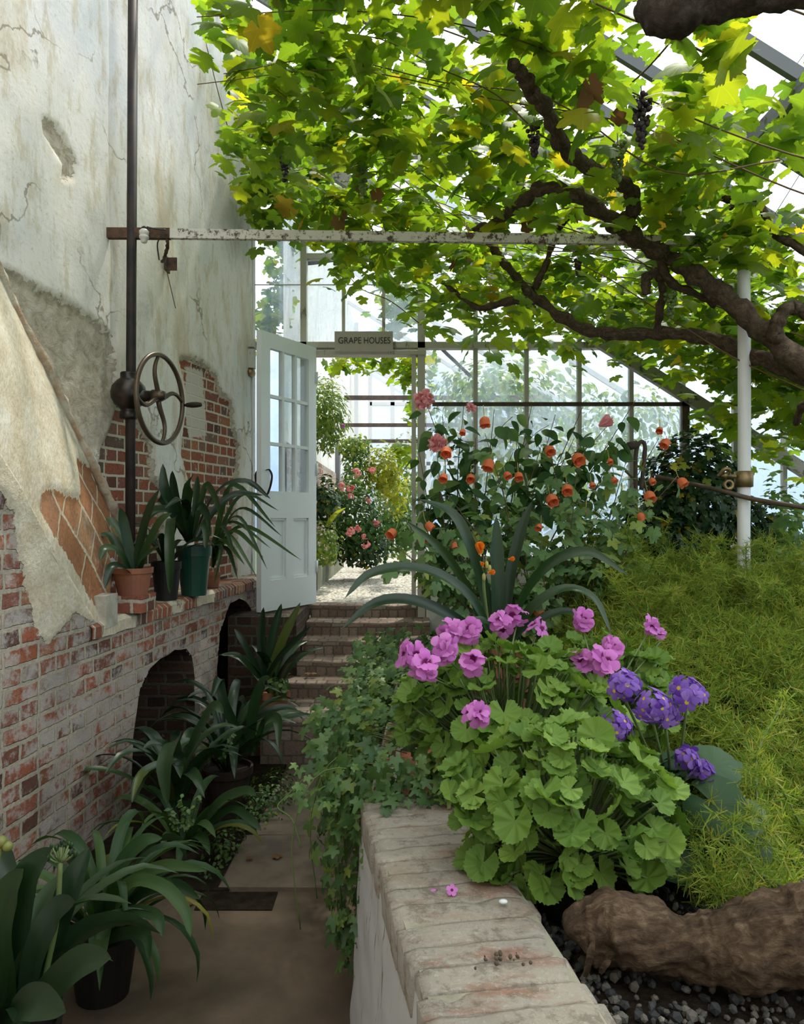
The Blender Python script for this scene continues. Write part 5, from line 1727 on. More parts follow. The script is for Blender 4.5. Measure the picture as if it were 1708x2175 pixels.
p = np.where(topm[:, None], np.stack([Xt, Yv, Zt], 1), np.stack([Xh, Yv, Zh], 1))
nrm = np.where(topm[:, None], np.array([[-.2, -.45, 1.0]]), np.array([[-.75, -.55, .55]])) + rng.normal(size=(N, 3)) * .38
tip = np.where(topm[:, None], np.array([[-.6, -.5, -.1]]), np.array([[-.15, -.2, -1.0]])) + rng.normal(size=(N, 3)) * .45
m = MB()
scatter(m, IVY, p, frames(nrm, tip), rng.uniform(.55, 1.15, N) * .060)
N = 260
p = np.array([.12, 2.27, .70]) + rng.normal(size=(N, 3)) * [.14, .05, .06]
p = np.vstack([p, np.array([-.02, 2.24, .45]) + rng.normal(size=(N // 2, 3)) * [.07, .03, .13]])
n_ = len(p)
scatter(m, IVY, p, frames(np.array([0, -.7, .7]) + rng.normal(size=(n_, 3)) * .4, np.array([-.2, -.4, -.7]) + rng.normal(size=(n_, 3)) * .5), rng.uniform(.6, 1.15, n_) * .058)
m.build('leaves', MAT['l_ivy'], ivy)
m = MB()
for i in range(45):
    y = rng.uniform(2.35, 4.4)
    x0 = np.interp(y, [2.2, 5.2], [-.1, .02])
    k = rng.uniform(.08, .28)
    zz = np.interp(y, [2.26, 2.5, 3.0, 3.6, 4.6], [.12, .18, .26, .36, .4])
    tube(m, spline([(x0 + .1, y, .70), (x0 - k * .6, y - .03, .74), (x0 - k, y - .05, .55), (x0 - k * .9, y - .05, zz + .12)], 5), .0018, 4)
m.build('runners', MAT['stem'], ivy)['kind'] = 'stuff'
m = MB()
tube(m, spline([P(660, 1640, 2.8), P(610, 1690, 2.75), P(590, 1715, 2.7), P(620, 1740, 2.65), P(640, 1800, 2.6)], 5), .003, 5)
m.build('trailing_runner', MAT['stem'], ivy)

# ----------------------------------------------------------------- flowers
def floret(n=5, tilt=.35, w=1.0, twist=.0):
    m = MB()
    V, Q, uv = PETAL
    for k in range(n):
        a = 2 * PI * k / n + twist
        L = V.copy() * [w, 1, 1]
        y, z = L[:, 1].copy(), L[:, 2].copy()
        L[:, 1], L[:, 2] = y * math.cos(tilt) - z * math.sin(tilt), y * math.sin(tilt) + z * math.cos(tilt)
        x, y = L[:, 0].copy(), L[:, 1].copy()
        L[:, 0], L[:, 1] = x * math.cos(a) - y * math.sin(a), x * math.sin(a) + y * math.cos(a)
        m.add(L + [0, 0, .004 * k], Q, uv)
    return np.concatenate(m.V), np.concatenate(m.Q), np.concatenate(m.U)


def pel_floret():
    m = MB()
    V, Q, uv = PETAL
    for k, (deg, w, l, us) in enumerate(((32, 1.25, 1.1, .62), (-32, 1.25, 1.1, .62), (108, 1.25, .95, 1.6), (180, 1.35, .95, 1.6), (252, 1.25, .95, 1.6))):
        a = math.radians(deg)
        L = V * [w, l, 1]
        L[:, 2] += .07 * np.sin(L[:, 0] * 13 + k) * L[:, 1] + .05 * np.sin(L[:, 1] * 9 + k * 2)
        t_ = .30 + .12 * math.sin(k * 2.3)
        y, z = L[:, 1].copy(), L[:, 2].copy()
        L[:, 1], L[:, 2] = y * math.cos(t_) - z * math.sin(t_), y * math.sin(t_) + z * math.cos(t_)
        x, y = L[:, 0].copy(), L[:, 1].copy()
        L[:, 0], L[:, 1] = x * math.cos(a) - y * math.sin(a), x * math.sin(a) + y * math.cos(a)
        m.add(L + [0, 0, .006 * k], Q, uv * us)
    return np.concatenate(m.V), np.concatenate(m.Q), np.concatenate(m.U)


FL5 = floret(5, .3, 1.15)
FPEL = pel_floret()
FLP = floret(5, .12, 1.05)


def flower_head(parent, c, n, r, size, mat, tmpl=FPEL, face=(0, -.6, .5), name='flower_head'):
    c = np.asarray(c, float)
    d = rdir(n) + np.asarray(face) * 1.1
    d /= np.linalg.norm(d, axis=1)[:, None]
    m = MB()
    scatter(m, tmpl, c + d * r, frames(d + rdir(n) * .35, rdir(n) * .7 + [0, 0, 1.0]), rng.uniform(.85, 1.12, n) * size)
    return m.build(name, MAT[mat], parent)


def dome_plant(parent, base, c, rad, N, tmpl, size, mat, stem='stem', up=.9, zmin=-.75, stems=True, inner=.55, sw=.0025, wild=.55):
    base, c, rad = np.asarray(base, float), np.asarray(c, float), np.asarray(rad, float)
    d = rdir(N * 2)
    d = d[d[:, 2] > zmin][:N]
    n_ = len(d)
    r = inner + (1 - inner) * rng.random(n_) ** .6
    p = c + d * r[:, None] * rad
    nrm = d * .75 + np.array([0, -.1, up]) + rng.normal(size=(n_, 3)) * wild
    tip = d * [1, 1, .3] + rng.normal(size=(n_, 3)) * .35 + [0, 0, -.25]
    m = MB()
    scatter(m, tmpl, p, frames(nrm, tip), rng.uniform(.6, 1.15, n_) * size)
    m.build('leaves', MAT[mat], parent)
    if stems:
        m = MB()
        for k in range(n_):
            q = base + (p[k] - base) * .5 + [0, 0, .02 - .05 * rng.random()]
            tube(m, spline([base + rdir(1)[0] * [.03, .03, 0], q, p[k]], 4), sw, 5)
        m.build('stems', MAT[stem], parent)
    return p


BZ = .555
pa = P(1215, 1900, 1.88)
pel = thing('regal_pelargonium', 'leafy light green pelargonium in a black pot against the brick coping', 'potted plant', (pa[0], pa[1], BZ), 'pelargoniums by the coping')
pot(pel, (pa[0], pa[1], BZ), .105, .12, 'blackpot', taper=.85)
ca = P(1195, 1712, 1.86)
dome_plant(pel, (pa[0], pa[1], .67), ca, (.29, .21, .215), 240, FAN, .080, 'l_pel', sw=.003)
m = MB()
tube(m, [P(1200, 1890, 1.85), P(1232, 1690, 1.80)], .0035, 6)
m.build('plant_stake', MAT['blackpot'], pel)
flower_head(pel, P(1010, 1520, 1.95), 4, .018, .034, 'pink', face=(-.2, -.8, .4))
flower_head(pel, P(1088, 1770, 1.72), 2, .006, .014, 'pink')
pb = P(1085, 1620, 2.42)
pel2 = thing('regal_pelargonium', 'pink-flowered pelargonium sprawling behind the ivy and left of the violet flowers', 'potted plant', (pb[0], pb[1], BZ), 'pelargoniums by the coping')
pot(pel2, (pb[0], pb[1], BZ), .11, .14, 'blackpot', taper=.85)
dome_plant(pel2, (pb[0], pb[1], .68), P(1080, 1510, 2.4), (.36, .24, .22), 250, FAN, .080, 'l_pel', sw=.003)
heads = [(872, 1396, 2.2, 4), (900, 1418, 2.15, 3), (945, 1380, 2.3, 5), (1003, 1408, 2.15, 3), (957, 1343, 2.4, 5), (998, 1342, 2.4, 4), (1062, 1330, 2.5, 5), (1098, 1308, 2.55, 3), (1138, 1340, 2.5, 2)]
m = MB()
for (x, y, D, n) in heads:
    flower_head(pel2, P(x, y, D), n, .022, .040 if n < 5 else .036, 'pink', face=(-.1, -.9, .25))
    tube(m, spline([P(1060, 1500, 2.4), P((1060 + x) / 2, (1500 + y) / 2 + 10, 2.35), P(x, y + 14, D + .02)], 5), .0028, 5)
m.build('flower_stalks', MAT['stem'], pel2)
pc = P(1300, 1560, 2.75)
pel3 = thing('regal_pelargonium', 'pink-flowered pelargonium directly behind the violet flower heads', 'potted plant', (pc[0], pc[1], BZ), 'pelargoniums by the coping')
pot(pel3, (pc[0], pc[1], BZ), .11, .14, 'blackpot', taper=.85)
dome_plant(pel3, (pc[0], pc[1], .68), P(1290, 1475, 2.75), (.27, .22, .22), 180, FAN, .078, 'l_pel', sw=.003)
m = MB()
for (x, y, D, n, f3) in [(1236, 1318, 2.7, 4, .04), (1240, 1412, 2.45, 3, .04), (1282, 1410, 2.4, 3, .046), (1302, 1378, 2.5, 5, .034), (1376, 1330, 2.7, 3, .034), (1402, 1350, 2.75, 2, .018)]:
    flower_head(pel3, P(x, y, D), n, .02, f3, 'pink', face=(0, -.9, .25))
    tube(m, spline([P(1285, 1500, 2.7), P((1285 + x) / 2, (1500 + y) / 2 + 8, 2.6), P(x, y + 14, D + .02)], 5), .0028, 5)
m.build('flower_stalks', MAT['stem'], pel3)
pr_c = P(1420, 1850, 2.12)
pr = thing('violet_primula', 'violet-flowered primula with dark round leaves in a black pot next to the fern', 'potted plant', (pr_c[0], pr_c[1], BZ))
pot(pr, (pr_c[0], pr_c[1], BZ), .12, .14, 'blackpot', taper=.9)
dome_plant(pr, (pr_c[0], pr_c[1], .68), P(1462, 1730, 2.02), (.17, .15, .16), 40, ROUND, .13, 'l_prim', sw=.003)
m = MB()
for (x, y, D, r, n) in [(1328, 1456, 1.95, .040, 17), (1386, 1500, 1.9, .044, 18), (1458, 1478, 1.95, .046, 20), (1306, 1546, 1.88, .040, 16), (1415, 1520, 1.97, .036, 12), (1458, 1618, 1.95, .036, 12), (1490, 1640, 1.97, .028, 9)]:
    d = rdir(n) + np.array([0, -.35, .35])
    d /= np.linalg.norm(d, axis=1)[:, None]
    mm = MB()
    scatter(mm, FLP, P(x, y, D) + d * r * rng.uniform(.75, 1.05, (n, 1)), frames(d + rdir(n) * .3, rdir(n)), rng.uniform(.8, 1.1, n) * .026)
    mm.build('flower_head', MAT['purple'], pr)
    tube(m, spline([(pr_c[0], pr_c[1], .68), P((1430 + x) / 2, (1750 + y) / 2, 2.02), P(x, y + 30, D)], 5), .0038, 6)
m.build('flower_stalks', MAT['stem'], pr)

# big clivia in the middle of the bed
cb = P(1062, 1400, 3.15)
bc = thing('clivia', 'large clivia with long arching dark leaves and orange trumpet buds in the bed', 'plant', (cb[0], cb[1], BZ))
pot(bc, (cb[0], cb[1], BZ), .14, .40, 'terracotta')
straight_leaves(bc, [([(1050, 1370, 3.1), (1005, 1275, 3.0), (930, 1218, 2.95), (850, 1205, 2.9), (780, 1222, 2.85), (733, 1270, 2.8)], .052), ([(1050, 1370, 3.1), (960, 1310, 3.0), (880, 1276, 2.95), (800, 1280, 2.9), (725, 1336, 2.85)], .055),
                     ([(1048, 1370, 3.15), (1030, 1260, 3.15), (1000, 1160, 3.1), (960, 1090, 3.1), (890, 1060, 3.1)], .056), ([(1044, 1370, 3.15), (1000, 1260, 3.1), (940, 1170, 3.05), (860, 1105, 3.0)], .042), ([(1060, 1370, 3.15), (1056, 1230, 3.15), (1054, 1095, 3.15)], .072),
                     ([(1072, 1370, 3.15), (1080, 1250, 3.15), (1104, 1140, 3.15), (1130, 1065, 3.15)], .06), ([(1080, 1370, 3.15), (1110, 1265, 3.1), (1170, 1195, 3.05), (1250, 1172, 3.0), (1335, 1222, 2.95)], .05), ([(1080, 1370, 3.1), (1130, 1290, 3.0), (1200, 1250, 2.95), (1262, 1272, 2.9), (1298, 1345, 2.85)], .048),
                     ([(1078, 1370, 3.05), (1130, 1325, 2.9), (1190, 1300, 2.85), (1245, 1305, 2.8)], .045), ([(1055, 1370, 3.1), (1030, 1320, 2.95), (985, 1330, 2.85)], .045), ([(1060, 1370, 3.2), (1040, 1280, 3.25), (1010, 1190, 3.3)], .05)], wf=.82)
m = MB()
tube(m, spline([P(1040, 1350, 3.1), P(1028, 1250, 3.05), P(1030, 1215, 3.05)], 5), .007, 6)
for (x, y) in ((1020, 1192), (1034, 1205), (1042, 1208), (1033, 1180), (1026, 1222)):
    tube(m, [P(1030, 1222, 3.05), P(x, y, 3.03)], .003, 5)
m.build('flower_stalk', MAT['stem'], bc)
for (x, y, s_, tip) in ((1020, 1178, .052, (-.05, -.3, 1)), (1036, 1216, .030, (.9, -.3, .1)), (1080, 1188, .026, (.6, -.3, .1)), (1026, 1205, .022, (-.2, -.2, 1))):
    m = MB()
    n = 6
    a = np.arange(n) / n * 2 * PI
    t3 = np.array(tip, float)
    Rf = frames(np.tile(t3, (1, 1)), np.array([[.3, .7, 0]]))[0]
    loc = np.stack([np.cos(a), np.sin(a), np.zeros(n)], 1)
    o_ = loc @ Rf.T
    scatter(m, PETAL, P(x, y, 3.02) + o_ * s_ * .12, frames(o_, t3 + o_ * .28), s_)
    m.build('flower', MAT['clivia_fl'], bc)
m = MB()
scatter(m, ico(2), np.array([P(1034, 1200, 3.03), P(1028, 1226, 3.03), P(1040, 1208, 3.03)]), np.repeat(np.eye(3)[None], 3, 0), np.array([[.008, .008, .017]] * 3))
m.build('buds', MAT['bud'], bc)


# open shrubs with branches
def open_shrub(parent, base, tips, per, tmpl, size, mat, spread=.09, start=.45, sw=.006, sub=3, updown=.7):
    base = np.asarray(base, float)
    m = MB()
    LP, LN, LT = [], [], []
    for tpt in tips:
        tpt = np.asarray(tpt, float)
        mid = base * .5 + tpt * .5 + rng.normal(size=3) * .06 + [0, 0, .05]
        c = spline([base + rng.normal(size=3) * [.05, .05, 0], mid, tpt], 8)
        tube(m, c, np.linspace(sw, sw * .3, len(c)), 6)
        twigs = [(c, start)]
        for s_ in range(sub):
            f_ = rng.uniform(.45, .9)
            q = c[int(f_ * (len(c) - 1))]
            e = q + rdir(1)[0] * [.22, .16, .14] + [0, 0, .06]
            tw = spline([q, (q + e) / 2 + [0, 0, .02], e], 4)
            tube(m, tw, sw * .3, 5)
            twigs.append((tw, .25))
        for tw, st_ in twigs:
            for k in range(per if tw is c else per // 2):
                f_ = st_ + (1 - st_) * (k + rng.random() * .6) / (per if tw is c else per // 2)
                q = tw[min(int(f_ * (len(tw) - 1)), len(tw) - 1)]
                o = rdir(1)[0]
                LP.append(q + o * spread * rng.uniform(.3, 1))
                LN.append(o * .5 + np.array([0, -.25, updown]) + rng.normal(size=3) * .35)
                LT.append(o * [1, 1, .3] + [0, 0, -.45] + rng.normal(size=3) * .3)
    m.build('branches', MAT['twig'], parent)
    m = MB()
    n_ = len(LP)
    scatter(m, tmpl, np.array(LP), frames(np.array(LN), np.array(LT)), rng.uniform(.5, 1.2, n_) * size)
    m.build('leaves', MAT[mat], parent)


ab = P(1160, 1420, 4.3)
abut = thing('abutilon', 'loose shrub with maple-like leaves and hanging orange bell flowers', 'shrub', (ab[0], ab[1], BZ))
tips = [P(*q) for q in [(850, 1090, 3.9), (830, 1150, 3.8), (900, 1180, 3.9), (950, 1050, 4.2), (1030, 920, 4.4), (1060, 1000, 4.3), (1000, 1120, 4.1), (1110, 1080, 4.2), (1170, 960, 4.3), (1230, 985, 4.3), (1290, 1060, 4.2), (1400, 930, 4.3), (1440, 1010, 4.2), (1380, 1040, 4.1), (1340, 1120, 4.2), (1220, 1070, 4.0), (1150, 1150, 4.0), (1280, 1160, 4.1), (1080, 1200, 4.1), (960, 1210, 4.2), (1200, 1220, 4.2), (1330, 980, 4.3), (1370, 1180, 4.3), (930, 1120, 4.0), (880, 1220, 4.2), (1040, 1260, 4.2), (1120, 1290, 4.2)]]
open_shrub(abut, (ab[0], ab[1], BZ), tips, 15, MAPLE, .095, 'l_abut', sub=3)
BELL = []
for k in range(5):
    a = 2 * PI * k / 5
    BELL.append((a, a + .0))


def bell(parent, c, s_):
    m = MB()
    n = 5
    a = np.arange(n) / n * 2 * PI + rng.random()
    ax = np.array([rng.normal() * .35, -.55 + rng.normal() * .25, -.75])
    ax /= np.linalg.norm(ax)
    Rf = frames(ax[None], np.array([[1.0, .2, .1]]))[0]
    o_ = np.stack([np.cos(a), np.sin(a), np.zeros(n)], 1) @ Rf.T
    st_ = np.asarray(c) - ax * s_ * .6
    na, pr_ = 25, [(.10, 0), (.30, .10), (.46, .32), (.50, .58), (.46, .84), (.52, 1.0)]
    th = np.linspace(0, 2 * PI, na)
    gx_, gy_ = Rf[:, 0], Rf[:, 1]
    ring = []
    for q, (rr_, zz_) in enumerate(pr_):
        lob = 1 + (.05 + .03 * q) * np.abs(np.cos(2.5 * th + .4)) - .06
        zo = zz_ + (.10 * np.abs(np.cos(2.5 * th + .4)) - .05) * (q / 5) ** 2
        ring.append(st_ + s_ * (rr_ * lob)[:, None] * (np.cos(th)[:, None] * gx_ + np.sin(th)[:, None] * gy_) + s_ * zo[:, None] * ax)
    i_, j_ = np.meshgrid(np.arange(len(pr_) - 1), np.arange(na - 1), indexing='ij')
    m.add(np.concatenate(ring), np.stack([i_ * na + j_, i_ * na + j_ + 1, (i_ + 1) * na + j_ + 1, (i_ + 1) * na + j_], -1).reshape(-1, 4))
    scatter(m, PETAL, np.repeat((st_ + ax * s_ * .25)[None], n, 0) + o_ * s_ * .1, frames(-o_, ax + o_ * .15), np.tile([[s_ * .9, s_ * .75, s_ * .7]], (n, 1)))
    fo = m.build('bell_flower', MAT['orange'], parent)
    m = MB()
    scatter(m, LANCE, np.repeat((st_ - ax * s_ * .12)[None], n, 0), frames(-o_, ax + o_ * .45), np.full(n, s_ * .55))
    tube(m, spline([st_ - ax * s_ * .1, st_ - ax * s_ * .4 + [0, 0, .01], st_ - ax * s_ * .6 + [0, .01, .035]], 4), .0018, 4)
    m.build('calyx', MAT['bud'], fo)


for (x, y, s_) in [(1030, 897, .055), (948, 960, .055), (1038, 988, .062), (1168, 957, .052), (1228, 975, .064), (1205, 1040, .055), (1173, 1062, .06), (832, 1133, .05), (897, 1143, .05), (913, 1118, .045), (963, 1157, .04), (1145, 1300, .055), (1450, 1025, .05), (1413, 942, .05), (1401, 914, .035), (1380, 1055, .058), (1000, 1016, .045), (942, 1015, .045), (1078, 1010, .04), (1102, 1012, .045), (1240, 1085, .035), (1362, 1098, .042), (1145, 1120, .036), (1305, 1020, .032), (1386, 1022, .034), (983, 918, .032), (1296, 980, .03), (1258, 1030, .03)]:
    bell(abut, P(x, y, 4.0 if x < 1000 else 4.1), s_)
hb = P(1030, 1350, 4.75)
hib = thing('hibiscus', 'dark glossy-leaved hibiscus with large double pink blooms by the doorway', 'shrub', (hb[0], hb[1], BZ))
tips = [P(*q) for q in [(900, 840, 4.6), (925, 935, 4.5), (985, 860, 4.7), (1050, 870, 4.7), (1100, 900, 4.7), (1180, 880, 4.8), (1240, 860, 4.8), (1290, 905, 4.7), (940, 880, 4.7), (1350, 850, 4.8), (1150, 945, 4.7), (1090, 960, 4.7), (1220, 930, 4.7), (1320, 930, 4.8), (1010, 930, 4.6), (930, 1010, 4.6), (1130, 860, 4.8), (890, 960, 4.6)]]
open_shrub(hib, (hb[0], hb[1], BZ), tips, 14, OVATE, .105, 'l_hib', .06, .55, .007, 3)
for (x, y, s_, n) in [(900, 848, .064, 110), (928, 942, .060, 100), (1000, 866, .036, 60)]:
    d = rdir(n)
    m = MB()
    c = P(x, y, 4.45)
    scatter(m, PETAL, c + d * s_ * rng.uniform(.2, .6, (n, 1)), frames(rdir(n) + d * .6, d * .8 + rdir(n) * .8), np.stack([rng.uniform(.8, 1.4, n), np.ones(n), rng.uniform(-2, 2, n)], 1) * s_ * .58)
    m.build('double_bloom', MAT['rose'], hib)
m = MB()
n = 5
c = P(1272, 905, 4.5)
ax = np.array([.75, -.3, .45])
Rf = frames(ax[None], np.array([[0, 1.0, .1]]))[0]
a = np.arange(n) / n * 2 * PI
o_ = np.stack([np.cos(a), np.sin(a), np.zeros(n)], 1) @ Rf.T
scatter(m, PETAL, c + o_ * .005, frames(-o_, ax + o_ * .4), np.full((n,), .085))
tube(m, [c, c + ax * .1], .004, 6)
m.build('single_bloom', MAT['rose'], hib)

# dark shrub at the back, fern, gravel
db = P(1440, 1250, 5.3)
dsh = thing('dark_shrub', 'dense dark green shrub with a few yellow leaves behind the white post', 'shrub', (db[0], db[1], BZ))
m = MB()
leaf_cloud(m, MAPLE, P(1470, 1060, 5.35), (.36, .3, .47), 1600, .068, .5, .45)
leaf_cloud(m, MAPLE, P(1400, 1150, 5.3), (.31, .28, .34), 1100, .068, .5, .45)
leaf_cloud(m, MAPLE, P(1560, 1140, 5.5), (.30, .28, .34), 900, .068, .5, .45)
m.build('leaves', MAT['l_dark'], dsh)
m = MB()
for k in range(7):
    tube(m, spline([(db[0] + rng.normal() * .06, db[1], BZ), P(1440 + rng.normal() * 50, 1120, 5.35), P(1460 + rng.normal() * 70, 1000, 5.35)], 5), .008, 6)
m.build('stems', MAT['twig'], dsh)
m = MB()
for q in ((1450, 988, 4.95), (1508, 962, 5.0), (1500, 1025, 5.0), (1430, 990, 4.95)):
    scatter(m, MAPLE, P(*q)[None], frames(np.array([[.1, -1, .5]]), rdir(1)), .075)
m.build('yellow_leaves', MAT['l_yellow'], dsh)
rsh = thing('leafy_shrub', 'open mid green shrub by the side glass right of the white post', 'shrub', (P(1670, 1200, 5.4)[0], 5.4, BZ))
m = MB()
leaf_cloud(m, MAPLE, P(1665, 1130, 5.4), (.22, .3, .36), 260, .08, .6, .3)
leaf_cloud(m, MAPLE, P(1650, 1230, 5.2), (.45, .3, .22), 420, .07, .6, .3)
m.build('leaves', MAT['l_abut'], rsh)

NEEDLE = (np.array([[-.045, 0, 0], [.045, 0, 0], [.03, 1, -.08], [-.03, 1, -.08]], float), np.array([[0, 1, 2, 3]]), np.array([[0, 0], [0, 0], [0, 1], [0, 1]], float))
SPR = [sprig(14, 1.0, .50, .85, .9) for _ in range(3)]
fern = thing('asparagus_fern', 'billowing mass of feathery yellow-green asparagus fern filling the bed', 'fern', (1.9, 3.2, BZ))
def fern_h(X, Y):
    return .58 + .55 * sst((Y - 1.75) / 2.6) - .22 * sst((.95 + .1 * (Y - 2) - X) / .5)
mm = MB()
N = 12500
Y = 1.95 + rng.random(N) ** .8 * 3.6
X = rng.uniform(.6, 1.0, N) * 0 + np.interp(Y, [1.9, 2.4, 3, 4.5, 5.6], [.95, .86, .78, .85, .9]) + rng.random(N) * (np.interp(Y, [1.9, 3, 5.6], [.55, 1.3, 2.6]))
hgt = np.array([mnoise.noise(Vector((a * 1.7, b * 1.7, 0))) * .10 + mnoise.noise(Vector((a * 5, b * 5, 2))) * .05 for a, b in zip(X, Y)])
Z = fern_h(X, Y) + hgt - rng.random(N) ** 2 * .28
Z = np.maximum(Z, BZ + .02)
p = np.stack([X, Y, Z], 1)
nrm = np.array([0, -.3, 1.0]) + rng.normal(size=(N, 3)) * .6
tip = rng.normal(size=(N, 3)) * [1, 1, .35] + [-.15, -.45, .15]
sel = rng.integers(0, 3, N)
for k in range(3):
    s_ = sel == k
    scatter(mm, SPR[k], p[s_], frames(nrm[s_], tip[s_]), rng.uniform(.6, 1.25, s_.sum()) * .085)
N = 2600                                                 # the mass runs on towards the side glass
Y = rng.uniform(2.2, 5.6, N)
X = rng.uniform(1.5, 4.0, N)
p = np.stack([X, Y, np.maximum(fern_h(X, Y) - rng.random(N) ** 2 * .25, BZ + .02)], 1)
scatter(mm, SPR[0], p, frames(np.array([0, -.3, 1.0]) + rng.normal(size=(N, 3)) * .6, rng.normal(size=(N, 3)) * [1, 1, .35]), rng.uniform(.9, 1.5, N) * .10)
# sprays standing clear of the mass
for k in range(90):
    y = rng.uniform(3.6, 5.0)
    x = rng.uniform(1.15, 2.1) if k % 3 else rng.uniform(2.0, 2.9)
    b = np.array([x, y, float(fern_h(x, y)) - .08])
    d = np.array([rng.normal() * .5, rng.normal() * .3 - .15, 1.0])
    d /= np.linalg.norm(d)
    L = rng.uniform(.2, .46)
    c = spline([b, b + d * L * .5 + [0, 0, .02], b + d * L + [rng.normal() * .06, -.04, -.04]], 6)
    tube(mm, c, .0022, 4, cap=False)
    q = c[3:]
    q = np.repeat(q, 3, axis=0)
    scatter(mm, SPR[k % 3], q, frames(rdir(len(q)) * .5 + [0, -.5, .6], rdir(len(q)) * [1, 1, .4] + d * .5), .07)
mm.build('foliage', MAT['l_fern'], fern)
mm = MB()
sp_ = MB()
for pts_ in ([(1475, 2000, 1.75), (1560, 1850, 1.85), (1640, 1880, 1.8), (1690, 1905, 1.75)], [(1500, 1990, 1.9), (1600, 1750, 2.0), (1610, 1600, 2.1), (1660, 1500, 2.2)], [(1520, 1760, 2.1), (1490, 1700, 2.0), (1460, 1720, 1.95)], [(1600, 1880, 1.9), (1540, 1800, 1.85), (1470, 1750, 1.9)],
             [(1620, 1930, 1.8), (1560, 1880, 1.75), (1500, 1860, 1.75)], [(1640, 1800, 1.95), (1560, 1700, 1.95), (1500, 1680, 1.95)], [(1700, 1900, 1.7), (1620, 1860, 1.65), (1570, 1800, 1.65)], [(1700, 1750, 1.8), (1650, 1660, 1.8), (1610, 1640, 1.8)], [(1560, 1920, 1.8), (1530, 1870, 1.75), (1520, 1830, 1.75)], [(1690, 1840, 1.75), (1640, 1760, 1.7), (1560, 1740, 1.7)],
             [(1660, 1950, 1.75), (1600, 1900, 1.7), (1540, 1905, 1.68)]):
    c = spline([P(*q) for q in pts_], 9)
    tube(sp_, c, .003, 5, cap=False)
    q = np.repeat(c[2:], 2, axis=0)
    tn = np.repeat(np.gradient(c, axis=0)[2:], 2, axis=0)
    tn /= np.linalg.norm(tn, axis=1)[:, None]
    scatter(mm, SPR[0], q, frames(rdir(len(q)) * .5 + [0, -.4, .7], rdir(len(q)) + tn * .8), rng.uniform(.05, .085, len(q)))
sp_.build('stems', MAT['stem'], fern)
mm.build('trailing_sprays', MAT['l_fern'], fern)

N = 3800
m = MB()
Xp = .30 + rng.random(N) ** 1.3 * 1.6
Yp = rng.uniform(1.05, 2.35, N)
scatter(m, ico(1), np.stack([Xp, Yp, BZ + rng.uniform(-.002, .012, N)], 1), frames(rdir(N), rdir(N)), rng.uniform(.005, .013, (N, 1)) * rng.uniform(.6, 1.2, (N, 3)))
tag(m.build('bed_pebbles', MAT['pebble'], smooth=False, origin=(.9, 1.6, BZ)), 'grey-brown pebbles covering the near end of the bed', 'pebbles', kind='stuff')

# ----------------------------------------------------------------- plants of the next house
def far_plant(name, label, parts, cat='shrub', flowers=None, base=None):
    c = parts[0][1]
    t_ = thing(name, label, cat, (c[0], c[1], .78) if base is None else base)
    for (tm, cc, rr, n, s_, mt) in parts:
        m = MB()
        leaf_cloud(m, tm, cc, rr, n, s_, .6, .25)
        m.build('foliage', MAT[mt], t_)
    for (cc, rr, n, mt) in flowers or []:
        m = MB()
        d = rdir(n)
        d = np.repeat(d, 3, axis=0) + rdir(n * 3) * .5
        scatter(m, FL5, cc + d * rr * .65, frames(d, rdir(n * 3)), np.full(n * 3, .017))
        m.build('flower_cluster', MAT[mt], t_)
    return t_


far_plant('wall_shrub', 'bushy light green plant growing from the bright wall beyond the doorway', [(LANCE, P(690, 880, 8.2), (.26, .3, .42), 1500, .075, 'l_far')], flowers=[(P(705, 797, 8.0), .02, 4, 'pink'), (P(728, 905, 8.0), .02, 4, 'pink')])
far_plant('hanging_basket', 'hanging basket with trailing brown-green stems under the dark rails', [(OVATE, P(752, 950, 9.0), (.22, .2, .16), 420, .05, 'l_far'), (OVATE, P(755, 1010, 9.0), (.17, .2, .42), 600, .05, 'l_abut')], 'hanging plant', base=P(755, 1000, 9))
far_plant('hanging_vine', 'yellow-green variegated vine spilling from a basket in the next house', [(IVY, P(812, 1000, 9.0), (.26, .24, .34), 900, .055, 'l_yellow'), (IVY, P(845, 1050, 9.3), (.15, .2, .32), 300, .05, 'l_yellow')], 'hanging plant', base=P(812, 1000, 9))
far_plant('flowering_shrub', 'coral-flowered shrub leaning over the gravel beyond the doorway', [(OVATE, P(755, 1100, 8.6), (.40, .35, .42), 1500, .055, 'l_hib'), (OVATE, P(765, 1160, 8.8), (.36, .3, .24), 900, .06, 'l_dark')],
          flowers=[(P(725, 1035, 8.2), .06, 9, 'farpink'), (P(745, 1038, 8.2), .05, 8, 'farpink'), (P(757, 1005, 8.4), .06, 9, 'farpink'), (P(790, 998, 8.4), .05, 7, 'farpink'), (P(745, 1130, 8.1), .06, 9, 'farpink'), (P(760, 1123, 8.1), .04, 6, 'farpink'), (P(778, 1155, 8.2), .06, 8, 'farpink'), (P(800, 1110, 8.4), .05, 8, 'farpink'), (P(773, 1140, 8.2), .03, 5, 'farpink'), (P(745, 1055, 8.3), .04, 6, 'farpink'), (P(783, 1062, 8.3), .04, 5, 'farpink')])
far_plant('kerb_plant', 'dark-leaved plant behind the stone kerb, beside the door edge', [(OVATE, P(690, 1060, 7.7), (.18, .25, .26), 500, .06, 'l_dark')])
far_plant('kerb_plant', 'pale variegated low plant on the stone kerb', [(OVATE, P(690, 1155, 7.5), (.16, .3, .22), 460, .045, 'l_far')])
bl = thing('banana_leaf_plant', 'plant with one broad bright green upright leaf beyond the doorway', 'plant', (P(695, 1130, 7.6)[0], 7.6, .78))
m = MB()
strap(m, np.array([P(695, 1120, 7.6), P(712, 1095, 7.5), P(735, 1078, 7.4)]), .075, 14)
strap(m, np.array([P(695, 1120, 7.6), P(697, 1095, 7.6), P(699, 1065, 7.6)]), .03, 14)
